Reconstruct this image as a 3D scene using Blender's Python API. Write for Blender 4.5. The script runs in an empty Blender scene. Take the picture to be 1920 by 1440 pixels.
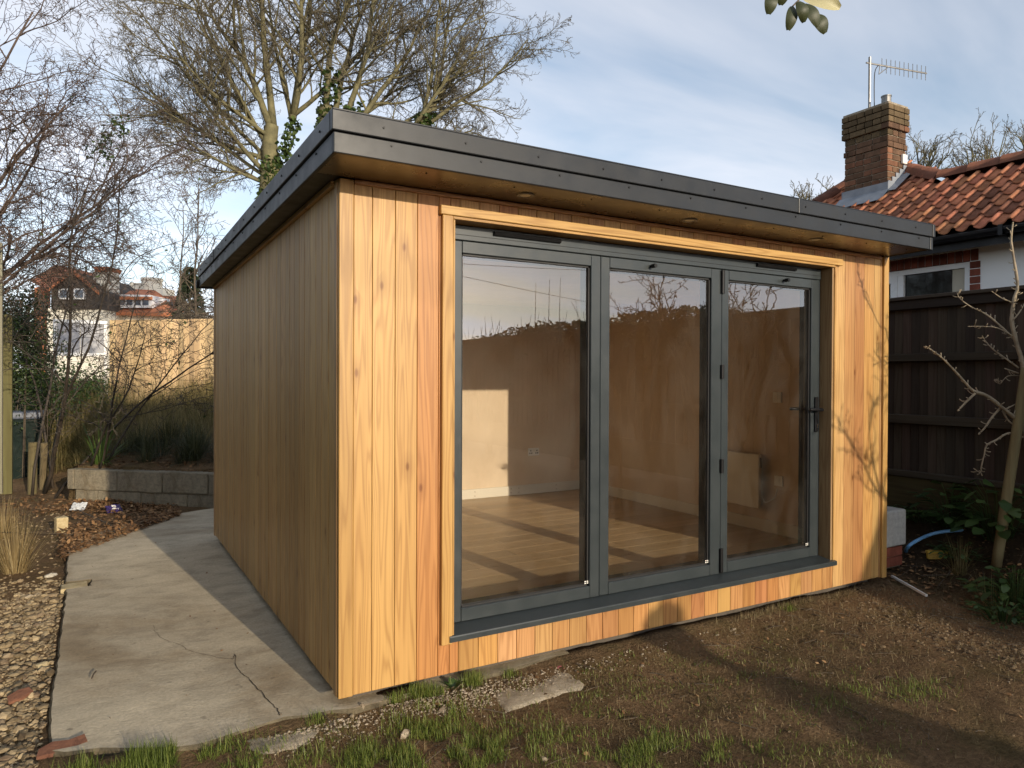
import bpy, bmesh, math, random
from mathutils import Vector, Matrix, noise
R = math.radians
scene = bpy.context.scene
col = scene.collection
# ------------------------------------------------------------------ camera
CAM = Vector((-0.9944, -3.2654, 1.4808)); HEAD, PITCH, ROLL, FPX = R(30.226), R(-0.496), R(0.224), 1345.5
FW = Vector((math.sin(HEAD)*math.cos(PITCH), math.cos(HEAD)*math.cos(PITCH), math.sin(PITCH)))
_r = Vector((math.cos(HEAD), -math.sin(HEAD), 0)); _u = _r.cross(FW)
RT = _r*math.cos(ROLL) + _u*math.sin(ROLL); UP = -_r*math.sin(ROLL) + _u*math.cos(ROLL)
cd = bpy.data.cameras.new('camera'); cam = bpy.data.objects.new('camera', cd); col.objects.link(cam)
m = Matrix((RT, UP, -FW)).transposed().to_4x4(); m.translation = CAM
cam.matrix_world = m
cd.sensor_fit = 'HORIZONTAL'; cd.sensor_width = 36; cd.lens = FPX/1920*36; cd.clip_end = 2000; cd.clip_start = 0.05
scene.camera = cam
# ------------------------------------------------------------------ sky, sun, exposure
SUN_EL, SUN_AZ = R(12.2), R(6.9)          # azimuth: to the right (+x) of straight in front of the room (-y)
w = bpy.data.worlds.new('World'); scene.world = w; w.use_nodes = True
nt = w.node_tree; nt.nodes.clear()
def N(t, **k):
    n = nt.nodes.new(t)
    for a, b in k.items(): setattr(n, a, b)
    return n
out = N('ShaderNodeOutputWorld'); bg = N('ShaderNodeBackground'); bg.inputs['Strength'].default_value = 0.135
sky = N('ShaderNodeTexSky'); sky.sky_type = 'NISHITA'; sky.sun_disc = False
sky.sun_elevation = SUN_EL; sky.sun_rotation = math.pi - SUN_AZ
sky.air_density = 1.0; sky.dust_density = 0.9; sky.ozone_density = 1.6
tc = N('ShaderNodeTexCoord'); sp = N('ShaderNodeSeparateXYZ'); nt.links.new(tc.outputs['Generated'], sp.inputs[0])
ad = N('ShaderNodeMath', operation='ADD'); ad.inputs[1].default_value = 0.16; nt.links.new(sp.outputs['Z'], ad.inputs[0])
mx = N('ShaderNodeMath', operation='MAXIMUM'); mx.inputs[1].default_value = 0.05; nt.links.new(ad.outputs[0], mx.inputs[0])
dx = N('ShaderNodeMath', operation='DIVIDE'); dy = N('ShaderNodeMath', operation='DIVIDE')
nt.links.new(sp.outputs['X'], dx.inputs[0]); nt.links.new(mx.outputs[0], dx.inputs[1])
nt.links.new(sp.outputs['Y'], dy.inputs[0]); nt.links.new(mx.outputs[0], dy.inputs[1])
cb = N('ShaderNodeCombineXYZ'); nt.links.new(dx.outputs[0], cb.inputs[0]); nt.links.new(dy.outputs[0], cb.inputs[1])
mp = N('ShaderNodeMapping'); mp.inputs['Scale'].default_value = (0.62, 1.5, 1); mp.inputs['Rotation'].default_value = (0, 0, R(24))
nt.links.new(cb.outputs[0], mp.inputs['Vector'])
nz = N('ShaderNodeTexNoise'); nz.inputs['Scale'].default_value = 1.15; nz.inputs['Detail'].default_value = 6; nz.inputs['Roughness'].default_value = 0.52; nz.inputs['Distortion'].default_value = 0.35
nt.links.new(mp.outputs[0], nz.inputs['Vector'])
rp = N('ShaderNodeValToRGB'); rp.color_ramp.elements[0].position = 0.38; rp.color_ramp.elements[0].color = (.30,.30,.30,1)
rp.color_ramp.elements[1].position = 0.63; rp.color_ramp.elements[1].color = (.93,.93,.93,1)
nt.links.new(nz.outputs['Fac'], rp.inputs[0])
bw = N('ShaderNodeRGBToBW'); nt.links.new(sky.outputs[0], bw.inputs[0])
# thin high cloud: takes the sky's own brightness, whitened, plus an even veil
cm = N('ShaderNodeMath', operation='MULTIPLY_ADD'); cm.inputs[1].default_value = 0.75; cm.inputs[2].default_value = 2.6
nt.links.new(bw.outputs[0], cm.inputs[0])
cc = N('ShaderNodeMix', data_type='RGBA', blend_type='MULTIPLY'); cc.inputs['Factor'].default_value = 1
nt.links.new(cm.outputs[0], cc.inputs['A']); cc.inputs['B'].default_value = (0.95, 1.0, 1.12, 1)
mix = N('ShaderNodeMix', data_type='RGBA'); nt.links.new(rp.outputs[0], mix.inputs['Factor'])
nt.links.new(sky.outputs[0], mix.inputs['A']); nt.links.new(cc.outputs['Result'], mix.inputs['B'])
nt.links.new(mix.outputs['Result'], bg.inputs[0]); nt.links.new(bg.outputs[0], out.inputs[0])
SUNDIR = Vector((math.sin(SUN_AZ)*math.cos(SUN_EL), -math.cos(SUN_AZ)*math.cos(SUN_EL), math.sin(SUN_EL)))
sl = bpy.data.lights.new('sun', 'SUN'); sl.energy = 2.9; sl.angle = R(0.53); sl.color = (1.0, 0.86, 0.66)
so = bpy.data.objects.new('sun', sl); col.objects.link(so)
so.rotation_euler = SUNDIR.to_track_quat('Z', 'Y').to_euler(); so.location = (3, -20, 12)
vs = scene.view_settings; vs.view_transform = 'Standard'; vs.look = 'None'; vs.exposure = 0.62; vs.gamma = 1
scene.render.engine = 'CYCLES'
cy = scene.cycles
cy.use_denoising = True; cy.max_bounces = 8; cy.transparent_max_bounces = 16; cy.caustics_reflective = False; cy.caustics_refractive = False
cy.sample_clamp_indirect = 6
rnd = random.Random(7)

# ------------------------------------------------------------------ pixels to points
def ray(u, v): return FW + (u-960)/FPX*RT - (v-720)/FPX*UP
def onX(u, v, a): d = ray(u, v); return CAM + d*((a-CAM.x)/d.x)
def onY(u, v, a): d = ray(u, v); return CAM + d*((a-CAM.y)/d.y)
def onZ(u, v, a): d = ray(u, v); return CAM + d*((a-CAM.z)/d.z)
def at(u, v, a): return CAM + ray(u, v)*a
def sstep(a, b, x):
    t = min(1, max(0, (x-a)/(b-a))); return t*t*(3-2*t)
# retaining wall line
WA = Vector((-1.26, 7.22)); WB = Vector((0.25, 5.86)); WD = (WB-WA).normalized(); WN = Vector((-WD.y, WD.x))   # WN points back, up the bank
if WN.y < 0: WN = -WN
def ground_z(x, y):
    fine = noise.noise((x*1.7, y*1.7, 3))*0.018 + noise.noise((x*5, y*5, 9))*0.011 + noise.noise((x*12, y*12, 4))*0.007
    z = -0.085 + fine
    if y < -.05 or x < -1.2: z -= 0.015
    z += .028*sstep(-.45, -.06, y)*sstep(-1.6,-1.0,x)*(1-sstep(.3,.6,y))
    # right-hand bed climbs to the boundary fence
    s = min(1.0, max(0.0, (x-4.22)/0.88))
    z += 0.48*s**3*(1-0.55*sstep(-1, -5, y)) + (0.25*sstep(5.1, 7, x))
    # bank behind the retaining wall
    p = Vector((x, y)) - WA
    t = p.dot(WN); u = p.dot(WD)
    if u > -0.1:
        if t > 0.10: z = max(z, 0.31 + 0.17*min(t, 6.2) + fine*2)
    else:
        k = sstep(0.3, 3.2, t)
        z += k*(0.31+0.17*min(t, 6.2))
    return z
def hit(u, v):
    d = ray(u, v); t = 1.2
    while t < 60:
        p = CAM + d*t
        if p.z <= ground_z(p.x, p.y): return Vector((p.x, p.y, ground_z(p.x, p.y)))
        t += 0.02
    return CAM + d*30

# ------------------------------------------------------------------ materials
def new_mat(name):
    m = bpy.data.materials.new(name); m.use_nodes = True
    t = m.node_tree; b = t.nodes['Principled BSDF']
    return m, t, b
def nd(t, typ, **k):
    n = t.nodes.new(typ)
    for a, b in k.items(): setattr(n, a, b)
    return n
def ramp(t, src, stops):
    r = nd(t, 'ShaderNodeValToRGB'); e = r.color_ramp.elements
    while len(e) < len(stops): e.new(0.5)
    for i, (p, c) in enumerate(stops):
        e[i].position = p; e[i].color = (c[0], c[1], c[2], 1) if not isinstance(c, (int, float)) else (c, c, c, 1)
    t.links.new(src, r.inputs[0]); return r.outputs[0]
def noise_n(t, vec, scale, detail=5, rough=0.55, dist=0.0):
    n = nd(t, 'ShaderNodeTexNoise'); n.inputs['Scale'].default_value = scale; n.inputs['Detail'].default_value = detail
    n.inputs['Roughness'].default_value = rough; n.inputs['Distortion'].default_value = dist
    if vec is not None: t.links.new(vec, n.inputs['Vector'])
    return n.outputs['Fac']
def mapv(t, vec, scale=(1,1,1), loc=(0,0,0), rot=(0,0,0)):
    n = nd(t, 'ShaderNodeMapping'); n.inputs['Scale'].default_value = scale; n.inputs['Location'].default_value = loc; n.inputs['Rotation'].default_value = rot
    t.links.new(vec, n.inputs['Vector']); return n.outputs[0]
def mixc(t, f, a, b, blend='MIX'):
    n = nd(t, 'ShaderNodeMix', data_type='RGBA', blend_type=blend)
    for s, v in (('Factor', f), ('A', a), ('B', b)):
        if isinstance(v, (int, float)): n.inputs[s].default_value = v
        elif isinstance(v, tuple): n.inputs[s].default_value = (v[0], v[1], v[2], 1)
        else: t.links.new(v, n.inputs[s])
    return n.outputs['Result']
def mth(t, op, a, b=0.0, c=0.0):
    n = nd(t, 'ShaderNodeMath', operation=op)
    for i, v in enumerate((a, b, c)):
        if isinstance(v, (int, float)): n.inputs[i].default_value = v
        else: t.links.new(v, n.inputs[i])
    return n.outputs[0]
def bump(t, b, h, strength=0.3, dist=0.01):
    n = nd(t, 'ShaderNodeBump'); n.inputs['Strength'].default_value = strength; n.inputs['Distance'].default_value = dist
    t.links.new(h, n.inputs['Height']); t.links.new(n.outputs[0], b.inputs['Normal'])
def ocoord(t, rand=True):
    c = nd(t, 'ShaderNodeTexCoord').outputs['Object']
    if not rand: return c
    oi = nd(t, 'ShaderNodeObjectInfo')
    k = mth(t, 'MULTIPLY', oi.outputs['Random'], 57.0)
    a = nd(t, 'ShaderNodeVectorMath', operation='ADD'); t.links.new(c, a.inputs[0])
    x = nd(t, 'ShaderNodeCombineXYZ')
    for i in range(3): t.links.new(k, x.inputs[i])
    t.links.new(x.outputs[0], a.inputs[1]); return a.outputs[0]
def simple(name, c1, c2, scale=8, rough=0.7, bstr=0.15, bdist=0.004, metallic=0, rand=True, detail=5, spec=0.5):
    m, t, b = new_mat(name); v = ocoord(t, rand)
    f = noise_n(t, v, scale, detail)
    t.links.new(ramp(t, f, [(0.3, c1), (0.7, c2)]), b.inputs['Base Color'])
    b.inputs['Roughness'].default_value = rough; b.inputs['Metallic'].default_value = metallic; b.inputs['Specular IOR Level'].default_value = spec
    if bstr: bump(t, b, noise_n(t, v, scale*4, 4), bstr, bdist)
    return m
def wood(name, axis='Z', tint=True, base=(.5,.3,.13), dark=0.55, light=1.22, knots=True, rough=0.46, freq=32, xs=9.0, coat=0.0, grainmix=.95, spec=0.4):
    """timber with cathedral grain running along one axis; the object's own colour tints each board"""
    m, t, b = new_mat(name); v = ocoord(t)
    st = {'Z': (1, 1, .055), 'X': (.055, 1, 1), 'Y': (1, .055, 1)}[axis]
    g = mapv(t, v, st)
    f0 = noise_n(t, g, xs, 2.5, 0.45, 0.25)
    s = mth(t, 'SINE', mth(t, 'MULTIPLY', f0, freq*6.28/2))
    s = mth(t, 'MULTIPLY_ADD', s, 0.5, 0.5)
    s = mth(t, 'POWER', s, 2.2)
    fib = noise_n(t, mapv(t, v, tuple(a*(1 if a == 1 else .35) for a in st)), 95, 4, 0.6)
    big = noise_n(t, g, 3.1, 3, 0.5)
    if tint:
        oi = nd(t, 'ShaderNodeObjectInfo'); c0 = oi.outputs['Color']
    else: c0 = base
    c = mixc(t, 1.0, c0, ramp(t, big, [(.3, (.86,.84,.80)), (.7, (1.1,1.1,1.1))]), 'MULTIPLY')
    c = mixc(t, mth(t, 'MULTIPLY', s, 0.55*grainmix), c, mixc(t, 1.0, c, (dark*1.05, dark*.86, dark*.7), 'MULTIPLY'))
    c = mixc(t, 1.0, c, ramp(t, fib, [(.25, (.86,.85,.84)), (.75, (1.08,1.08,1.08))]), 'MULTIPLY')
    if knots:
        ks = {'Z': (1, 1, .22), 'X': (.22, 1, 1), 'Y': (1, .22, 1)}[axis]
        vo = nd(t, 'ShaderNodeTexVoronoi', voronoi_dimensions='2D'); vo.inputs['Scale'].default_value = 6.2; vo.inputs['Randomness'].default_value = 1
        s3 = nd(t, 'ShaderNodeSeparateXYZ'); t.links.new(v, s3.inputs[0]); ia = {'Z': (0, 1, 2), 'X': (1, 2, 0), 'Y': (0, 2, 1)}[axis]
        c3 = nd(t, 'ShaderNodeCombineXYZ'); t.links.new(mth(t, 'ADD', s3.outputs[ia[0]], s3.outputs[ia[1]]), c3.inputs[0]); t.links.new(mth(t, 'MULTIPLY', s3.outputs[ia[2]], .45), c3.inputs[1])
        t.links.new(c3.outputs[0], vo.inputs['Vector'])
        sel = mth(t, 'GREATER_THAN', nd_sep(t, vo.outputs['Color']), 0.80)
        kn = ramp(t, vo.outputs['Distance'], [(0.03, 1.0), (0.075, 0.35), (0.26, 0.0)])
        k = mth(t, 'MULTIPLY', kn, sel)
        c = mixc(t, mth(t, 'MULTIPLY', k, 0.85), c, mixc(t, 1.0, c, (.38,.24,.14), 'MULTIPLY'))
    t.links.new(c, b.inputs['Base Color'])
    b.inputs['Roughness'].default_value = rough; b.inputs['Specular IOR Level'].default_value = spec
    if coat: b.inputs['Coat Weight'].default_value = coat; b.inputs['Coat Roughness'].default_value = .25
    bump(t, b, mth(t, 'ADD', mth(t, 'MULTIPLY', s, .4), fib), 0.22, 0.0015)
    return m
def nd_sep(t, c):
    s = nd(t, 'ShaderNodeSeparateColor'); t.links.new(c, s.inputs[0]); return s.outputs[0]
MT = {}
MT['larch'] = wood('larch_vertical', 'Z')
MT['larch_x'] = wood('larch_horizontal', 'X')
MT['larch_y'] = wood('larch_depthwise', 'Y')
MT['laminate'] = wood('oak_laminate', 'X', knots=False, rough=0.38, freq=14, xs=9, grainmix=.5, dark=.72)
MT['old_fence'] = wood('weathered_fence_timber', 'Z', rough=.85, freq=18)
MT['old_rail'] = wood('weathered_rail_timber', 'Y', rough=.85, freq=18)
MT['new_fence'] = wood('pale_fence_timber', 'Z', rough=.75, freq=14, grainmix=.6)
MT['rail_x'] = wood('fence_rail_timber', 'X', rough=.8, freq=14)
MT['stake'] = wood('greenish_round_timber', 'Z', rough=.85, freq=10, grainmix=.6)
def painted(name, c, rough, var=0.08, bstr=0.0, spec=.5, sc=3):
    m, t, b = new_mat(name); v = ocoord(t)
    f = noise_n(t, v, sc, 5)
    t.links.new(ramp(t, f, [(.25, tuple(x*(1-var) for x in c)), (.75, tuple(x*(1+var) for x in c))]), b.inputs['Base Color'])
    f2 = noise_n(t, v, sc*3, 4); t.links.new(ramp(t, f2, [(.3, rough*.8), (.7, min(1, rough*1.2))]), b.inputs['Roughness'])
    b.inputs['Specular IOR Level'].default_value = spec
    bump(t, b, noise_n(t, v, 160, 3), bstr or 0.02, .001)
    return m
MT['grey_alu'] = painted('anthracite_aluminium', (.030,.037,.040), .36)
MT['black_fascia'] = painted('black_fascia_trim', (.012,.0125,.014), .36, .25, .08, spec=.35)
MT['fascia_front'] = painted('charcoal_fascia_trim', (.017,.0185,.021), .40, .25, .05, spec=.32)
MT['soffit'] = painted('dark_soffit_board', (.10,.075,.05), .3, .15, spec=.6)
MT['black'] = painted('black_plastic', (.008,.008,.009), .42, .2, spec=.28)
MT['dark_twig'] = simple('dark_brown_twigs', (.022,.016,.011), (.055,.04,.027), 3, .7, 0)  # darker brown than the other twigs
MT['rubber'] = painted('black_gasket', (.008,.008,.009), .6, .2)
MT['white_plastic'] = painted('white_plastic', (.78,.76,.70), .35, .03)
MT['cream'] = painted('primed_skirting', (.72,.68,.58), .5, .04)
MT['heater'] = painted('cream_enamel', (.80,.76,.66), .4, .03)
MT['white_frame'] = painted('white_window_frame', (.74,.74,.74), .3, .04)
MT['steel'] = simple('dull_steel', (.16,.155,.145), (.27,.26,.25), 12, .45, .05, .001, 1)
MT['chrome'] = simple('bright_steel', (.6,.6,.6), (.75,.75,.75), 12, .2, .02, .001, 1)
MT['lead'] = simple('grey_lead', (.16,.18,.21), (.28,.30,.33), 6, .6, .2, .01)
m, t, b = new_mat('bare_pink_plaster'); v = ocoord(t)
f = noise_n(t, v, 1.3, 5, .55, .2); f2 = noise_n(t, mapv(t, v, (1, 1, .6)), 4, 5, .6, .4)
c = mixc(t, .5, ramp(t, f, [(.3, (.60,.47,.33)), (.5, (.67,.535,.385)), (.72, (.75,.61,.45))]), ramp(t, f2, [(.3, (.60,.47,.33)), (.7, (.75,.61,.45))]))
t.links.new(c, b.inputs['Base Color']); b.inputs['Roughness'].default_value = .55; b.inputs['Specular IOR Level'].default_value = .3
bump(t, b, f2, .15, .004); MT['plaster'] = m
# glass: clear sheet with a surface reflection; light passes straight through it
m, t, b = new_mat('window_glass'); t.nodes.remove(b)
tr = nd(t, 'ShaderNodeBsdfTransparent'); tr.inputs[0].default_value = (.97,.96,.93,1)
gl = nd(t, 'ShaderNodeBsdfGlossy'); gl.inputs['Roughness'].default_value = 0.0; gl.inputs[0].default_value = (1,1,1,1)
lw = nd(t, 'ShaderNodeFresnel'); lw.inputs[0].default_value = 1.62
fc = mth(t, 'MULTIPLY_ADD', lw.outputs[0], 1.6, 0.07)
ms = nd(t, 'ShaderNodeMixShader'); t.links.new(fc, ms.inputs[0]); t.links.new(tr.outputs[0], ms.inputs[1]); t.links.new(gl.outputs[0], ms.inputs[2])
smv = noise_n(t, mapv(t, ocoord(t), (1, 1, .5)), 3.0, 6, .65, 1.5)
df = nd(t, 'ShaderNodeBsdfDiffuse'); df.inputs[0].default_value = (.6,.58,.52,1)
ms2 = nd(t, 'ShaderNodeMixShader'); t.links.new(ramp(t, smv, [(.42, 0.003), (.75, 0.035)]), ms2.inputs[0]); t.links.new(ms.outputs[0], ms2.inputs[1]); t.links.new(df.outputs[0], ms2.inputs[2])
t.links.new(ms2.outputs[0], t.nodes['Material Output'].inputs[0]); MT['glass'] = m
m, t, b = new_mat('house_window_glass'); b.inputs['Base Color'].default_value = (.012,.013,.012,1); b.inputs['Roughness'].default_value = .04
bump(t, b, noise_n(t, ocoord(t), 2.0, 2), .03, .01); MT['dark_glass'] = m
m, t, b = new_mat('pale_house_window_glass'); b.inputs['Base Color'].default_value = (.10,.12,.15,1); b.inputs['Roughness'].default_value = .05
bump(t, b, noise_n(t, ocoord(t), 2.0, 2), .03, .01); MT['far_glass'] = m
# concrete of the slab
def concrete(name, lo, mid, hi, sc=1.0, strength=.35):
    m, t, b = new_mat(name); v = ocoord(t, False)
    big = noise_n(t, v, 1.1*sc, 6, .6, .4); st = noise_n(t, mapv(t, v, (1, 1.6, 1), rot=(0,0,.4)), 4.5*sc, 7, .65, .5); fi = noise_n(t, v, 60*sc, 5, .7)
    c = ramp(t, big, [(.3, lo), (.52, mid), (.75, hi)])
    c = mixc(t, .55, c, ramp(t, st, [(.3, tuple(x*.72 for x in lo)), (.55, mid), (.8, hi)]))
    c = mixc(t, .5, c, mixc(t, 1.0, c, ramp(t, fi, [(.3, .62), (.7, 1.3)]), 'MULTIPLY'))
    stn = noise_n(t, v, .55*sc, 5, .65, .9); c = mixc(t, 1.0, c, ramp(t, stn, [(.34, (.66,.58,.48)), (.5, (1.0,.98,.94)), (.62, (1.1,1.08,1.03)), (.74, (.86,.86,.86))]), 'MULTIPLY')
    pit = noise_n(t, v, 17*sc, 3, .5); c = mixc(t, ramp(t, pit, [(.68, 0.0), (.76, .55)]), c, tuple(x*.4 for x in lo))
    t.links.new(c, b.inputs['Base Color']); b.inputs['Roughness'].default_value = .85; b.inputs['Specular IOR Level'].default_value = .3
    bump(t, b, mth(t, 'ADD', mth(t, 'MULTIPLY', st, 1.2), fi), strength, .012); return m
MT['slab'] = concrete('brushed_old_concrete', (.36,.305,.225), (.52,.45,.335), (.64,.55,.41))
MT['rubble'] = concrete('rough_concrete', (.25,.215,.165), (.40,.345,.265), (.53,.46,.36), 4, .8)
MT['block'] = concrete('aggregate_block', (.17,.15,.11), (.29,.255,.19), (.42,.37,.28), 6, .8)
# soil
m, t, b = new_mat('bare_soil'); v = ocoord(t, False)
f = noise_n(t, v, .75, 5, .6, .3); g = noise_n(t, v, 7, 8, .7); h = noise_n(t, v, 55, 5, .7); k = noise_n(t, v, 2.3, 4, .6)
c = ramp(t, f, [(.34, (.14,.088,.048)), (.5, (.235,.145,.074)), (.68, (.345,.215,.11))])
c = mixc(t, .5, c, ramp(t, g, [(.3, (.075,.053,.032)), (.52, (.215,.14,.075)), (.78, (.36,.25,.142))]))
c = mixc(t, ramp(t, k, [(.48, 0.0), (.66, .42)]), c, (.115,.10,.034))
c = mixc(t, .6, c, mixc(t, 1.0, c, ramp(t, h, [(.3, .35), (.7, 1.7)]), 'MULTIPLY'))
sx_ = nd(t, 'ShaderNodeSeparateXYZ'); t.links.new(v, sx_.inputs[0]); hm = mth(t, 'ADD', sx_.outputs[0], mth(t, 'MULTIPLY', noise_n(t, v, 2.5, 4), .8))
c = mixc(t, ramp(t, mth(t, 'MULTIPLY_ADD', hm, .5, -2.0), [(.30, 0.0), (.52, .85)]), c, mixc(t, .5, (.03,.021,.013), ramp(t, g, [(.3, (.018,.013,.009)), (.75, (.07,.047,.027))])))     # planted bed darkened here: its shade is put into the soil colour
t.links.new(c, b.inputs['Base Color']); b.inputs['Roughness'].default_value = .95; b.inputs['Specular IOR Level'].default_value = .15
bump(t, b, mth(t, 'ADD', mth(t, 'MULTIPLY', g, 2.0), h), 1.0, .05); MT['soil'] = m
def varied(name, stops, rough=.7, sc=3.0, spec=.3, translucent=0.0):
    """colour that changes from piece to piece of a joined mesh (by position cell) for leaves, stones, blades"""
    m, t, b = new_mat(name); g = nd(t, 'ShaderNodeNewGeometry')
    v = nd(t, 'ShaderNodeTexCoord').outputs['Object']
    f = mth(t, 'MULTIPLY_ADD', noise_n(t, v, sc, 3), .5, mth(t, 'MULTIPLY', g.outputs['Random Per Island'], .55))
    c = ramp(t, f, stops); t.links.new(c, b.inputs['Base Color'])
    b.inputs['Roughness'].default_value = rough; b.inputs['Specular IOR Level'].default_value = spec
    if translucent:
        tl = nd(t, 'ShaderNodeBsdfTranslucent'); t.links.new(c, tl.inputs[0])
        ms = nd(t, 'ShaderNodeMixShader'); ms.inputs[0].default_value = translucent
        t.links.new(b.outputs[0], ms.inputs[1]); t.links.new(tl.outputs[0], ms.inputs[2]); t.links.new(ms.outputs[0], t.nodes['Material Output'].inputs[0])
    return m
MT['stones'] = varied('flint_gravel', [(.12, (.05,.035,.022)), (.3, (.14,.10,.055)), (.45, (.28,.21,.12)), (.6, (.40,.31,.185)), (.72, (.15,.10,.06)), (.82, (.32,.25,.16)), (.95, (.58,.51,.40))], .7)
MT['pale_stones'] = varied('pale_rubble', [(.15, (.15,.115,.075)), (.5, (.29,.235,.165)), (.85, (.44,.37,.28))], .85)
MT['lawn'] = varied('lawn_blades', [(.15, (.06,.09,.017)), (.45, (.14,.19,.036)), (.7, (.22,.26,.058)), (.92, (.34,.30,.13))], .5, 2, .35, .35)
MT['thatch'] = varied('dead_grass', [(.15, (.10,.075,.035)), (.5, (.22,.17,.085)), (.9, (.38,.31,.18))], .8, 2, .2, .25)
MT['dry_tuft'] = varied('dry_grass', [(.15, (.16,.11,.045)), (.5, (.33,.24,.11)), (.9, (.50,.40,.22))], .7, 2, .2, .3)
MT['bank_grass'] = varied('bank_grass', [(.15, (.06,.06,.022)), (.40, (.15,.13,.045)), (.65, (.29,.23,.10)), (.92, (.46,.37,.19))], .65, 1.2, .25, .3)
MT['carex'] = varied('dark_sedge', [(.15, (.022,.03,.014)), (.5, (.05,.06,.025)), (.85, (.11,.11,.05))], .5, 2, .35, .25)
MT['strap'] = varied('strap_leaf', [(.15, (.05,.085,.02)), (.5, (.10,.17,.035)), (.9, (.22,.28,.07))], .45, 2, .4, .35)
MT['leaf_litter'] = varied('leaf_litter', [(.12, (.05,.03,.018)), (.4, (.14,.075,.035)), (.65, (.25,.14,.065)), (.92, (.38,.25,.13))], .8, 4, .2)
MT['evergreen'] = varied('evergreen_leaf', [(.15, (.016,.028,.010)), (.5, (.035,.06,.018)), (.9, (.08,.115,.03))], .4, 2, .4, .2)
MT['ivy'] = varied('ivy_leaf', [(.15, (.018,.035,.010)), (.5, (.045,.075,.018)), (.9, (.11,.14,.035))], .4, 2, .4, .2)
MT['hedge'] = varied('hedge_leaf', [(.15, (.02,.03,.012)), (.5, (.045,.06,.022)), (.9, (.09,.10,.035))], .5, 2, .35, .2)
MT['plant'] = varied('broad_leaf', [(.15, (.02,.045,.012)), (.5, (.045,.085,.022)), (.9, (.09,.14,.04))], .45, 2, .4, .25)
MT['conifer'] = varied('conifer_needles', [(.15, (.012,.022,.012)), (.9, (.045,.06,.03))], .6, 2, .3)
MT['bark'] = simple('mossy_bark', (.08,.072,.036), (.18,.16,.078), 5, .9, .4, .02)
MT['twig'] = simple('brown_twigs', (.05,.036,.024), (.11,.083,.054), 3, .8, 0)
MT['treetwig'] = simple('olive_twigs', (.06,.05,.032), (.13,.108,.066), 3, .85, 0)
MT['redtwig'] = simple('reddish_twigs', (.042,.026,.018), (.095,.062,.044), 3, .75, 0)
MT['pear_bark'] = simple('pale_fruit_bark', (.20,.155,.10), (.38,.31,.21), 14, .8, .3, .006)
# ------------------------------------------------------------------ mesh helpers
def tag(o, label=None, cat=None, group=None, kind=None):
    if label: o['label'] = label
    if cat: o['category'] = cat
    if group: o['group'] = group
    if kind: o['kind'] = kind
    return o
def link(o, parent=None):
    col.objects.link(o)
    if parent is not None:
        o.parent = parent
        # parents are empties/meshes without rotation or scale: keep world placement
        o.matrix_parent_inverse = Matrix.Translation(-ORG[parent]) if parent in ORG else parent.matrix_basis.inverted()
    return o
ORG = {}
def thing(name, loc, label, cat, group=None):
    o = bpy.data.objects.new(name, None); o.empty_display_size = .1; o.location = loc; col.objects.link(o)
    WORLD[o.name] = Matrix.Translation(loc)
    return tag(o, label, cat, group)
WORLD = {}
def obj(name, me, mat=None, parent=None, mw=None, color=None, smooth=False):
    """link a mesh (or MB) as one object; mw is its world matrix"""
    if isinstance(me, MB): me = me.mesh(name, smooth)
    if mat is not None and not me.materials: me.materials.append(MT[mat] if isinstance(mat, str) else mat)
    o = bpy.data.objects.new(name, me); col.objects.link(o)
    mw = mw or Matrix.Identity(4)
    WORLD[o.name] = mw
    if parent is not None:
        o.parent = parent; o.matrix_parent_inverse = WORLD[parent.name].inverted()
    o.matrix_basis = mw
    if color: o.color = (*color, 1)
    return o
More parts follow.
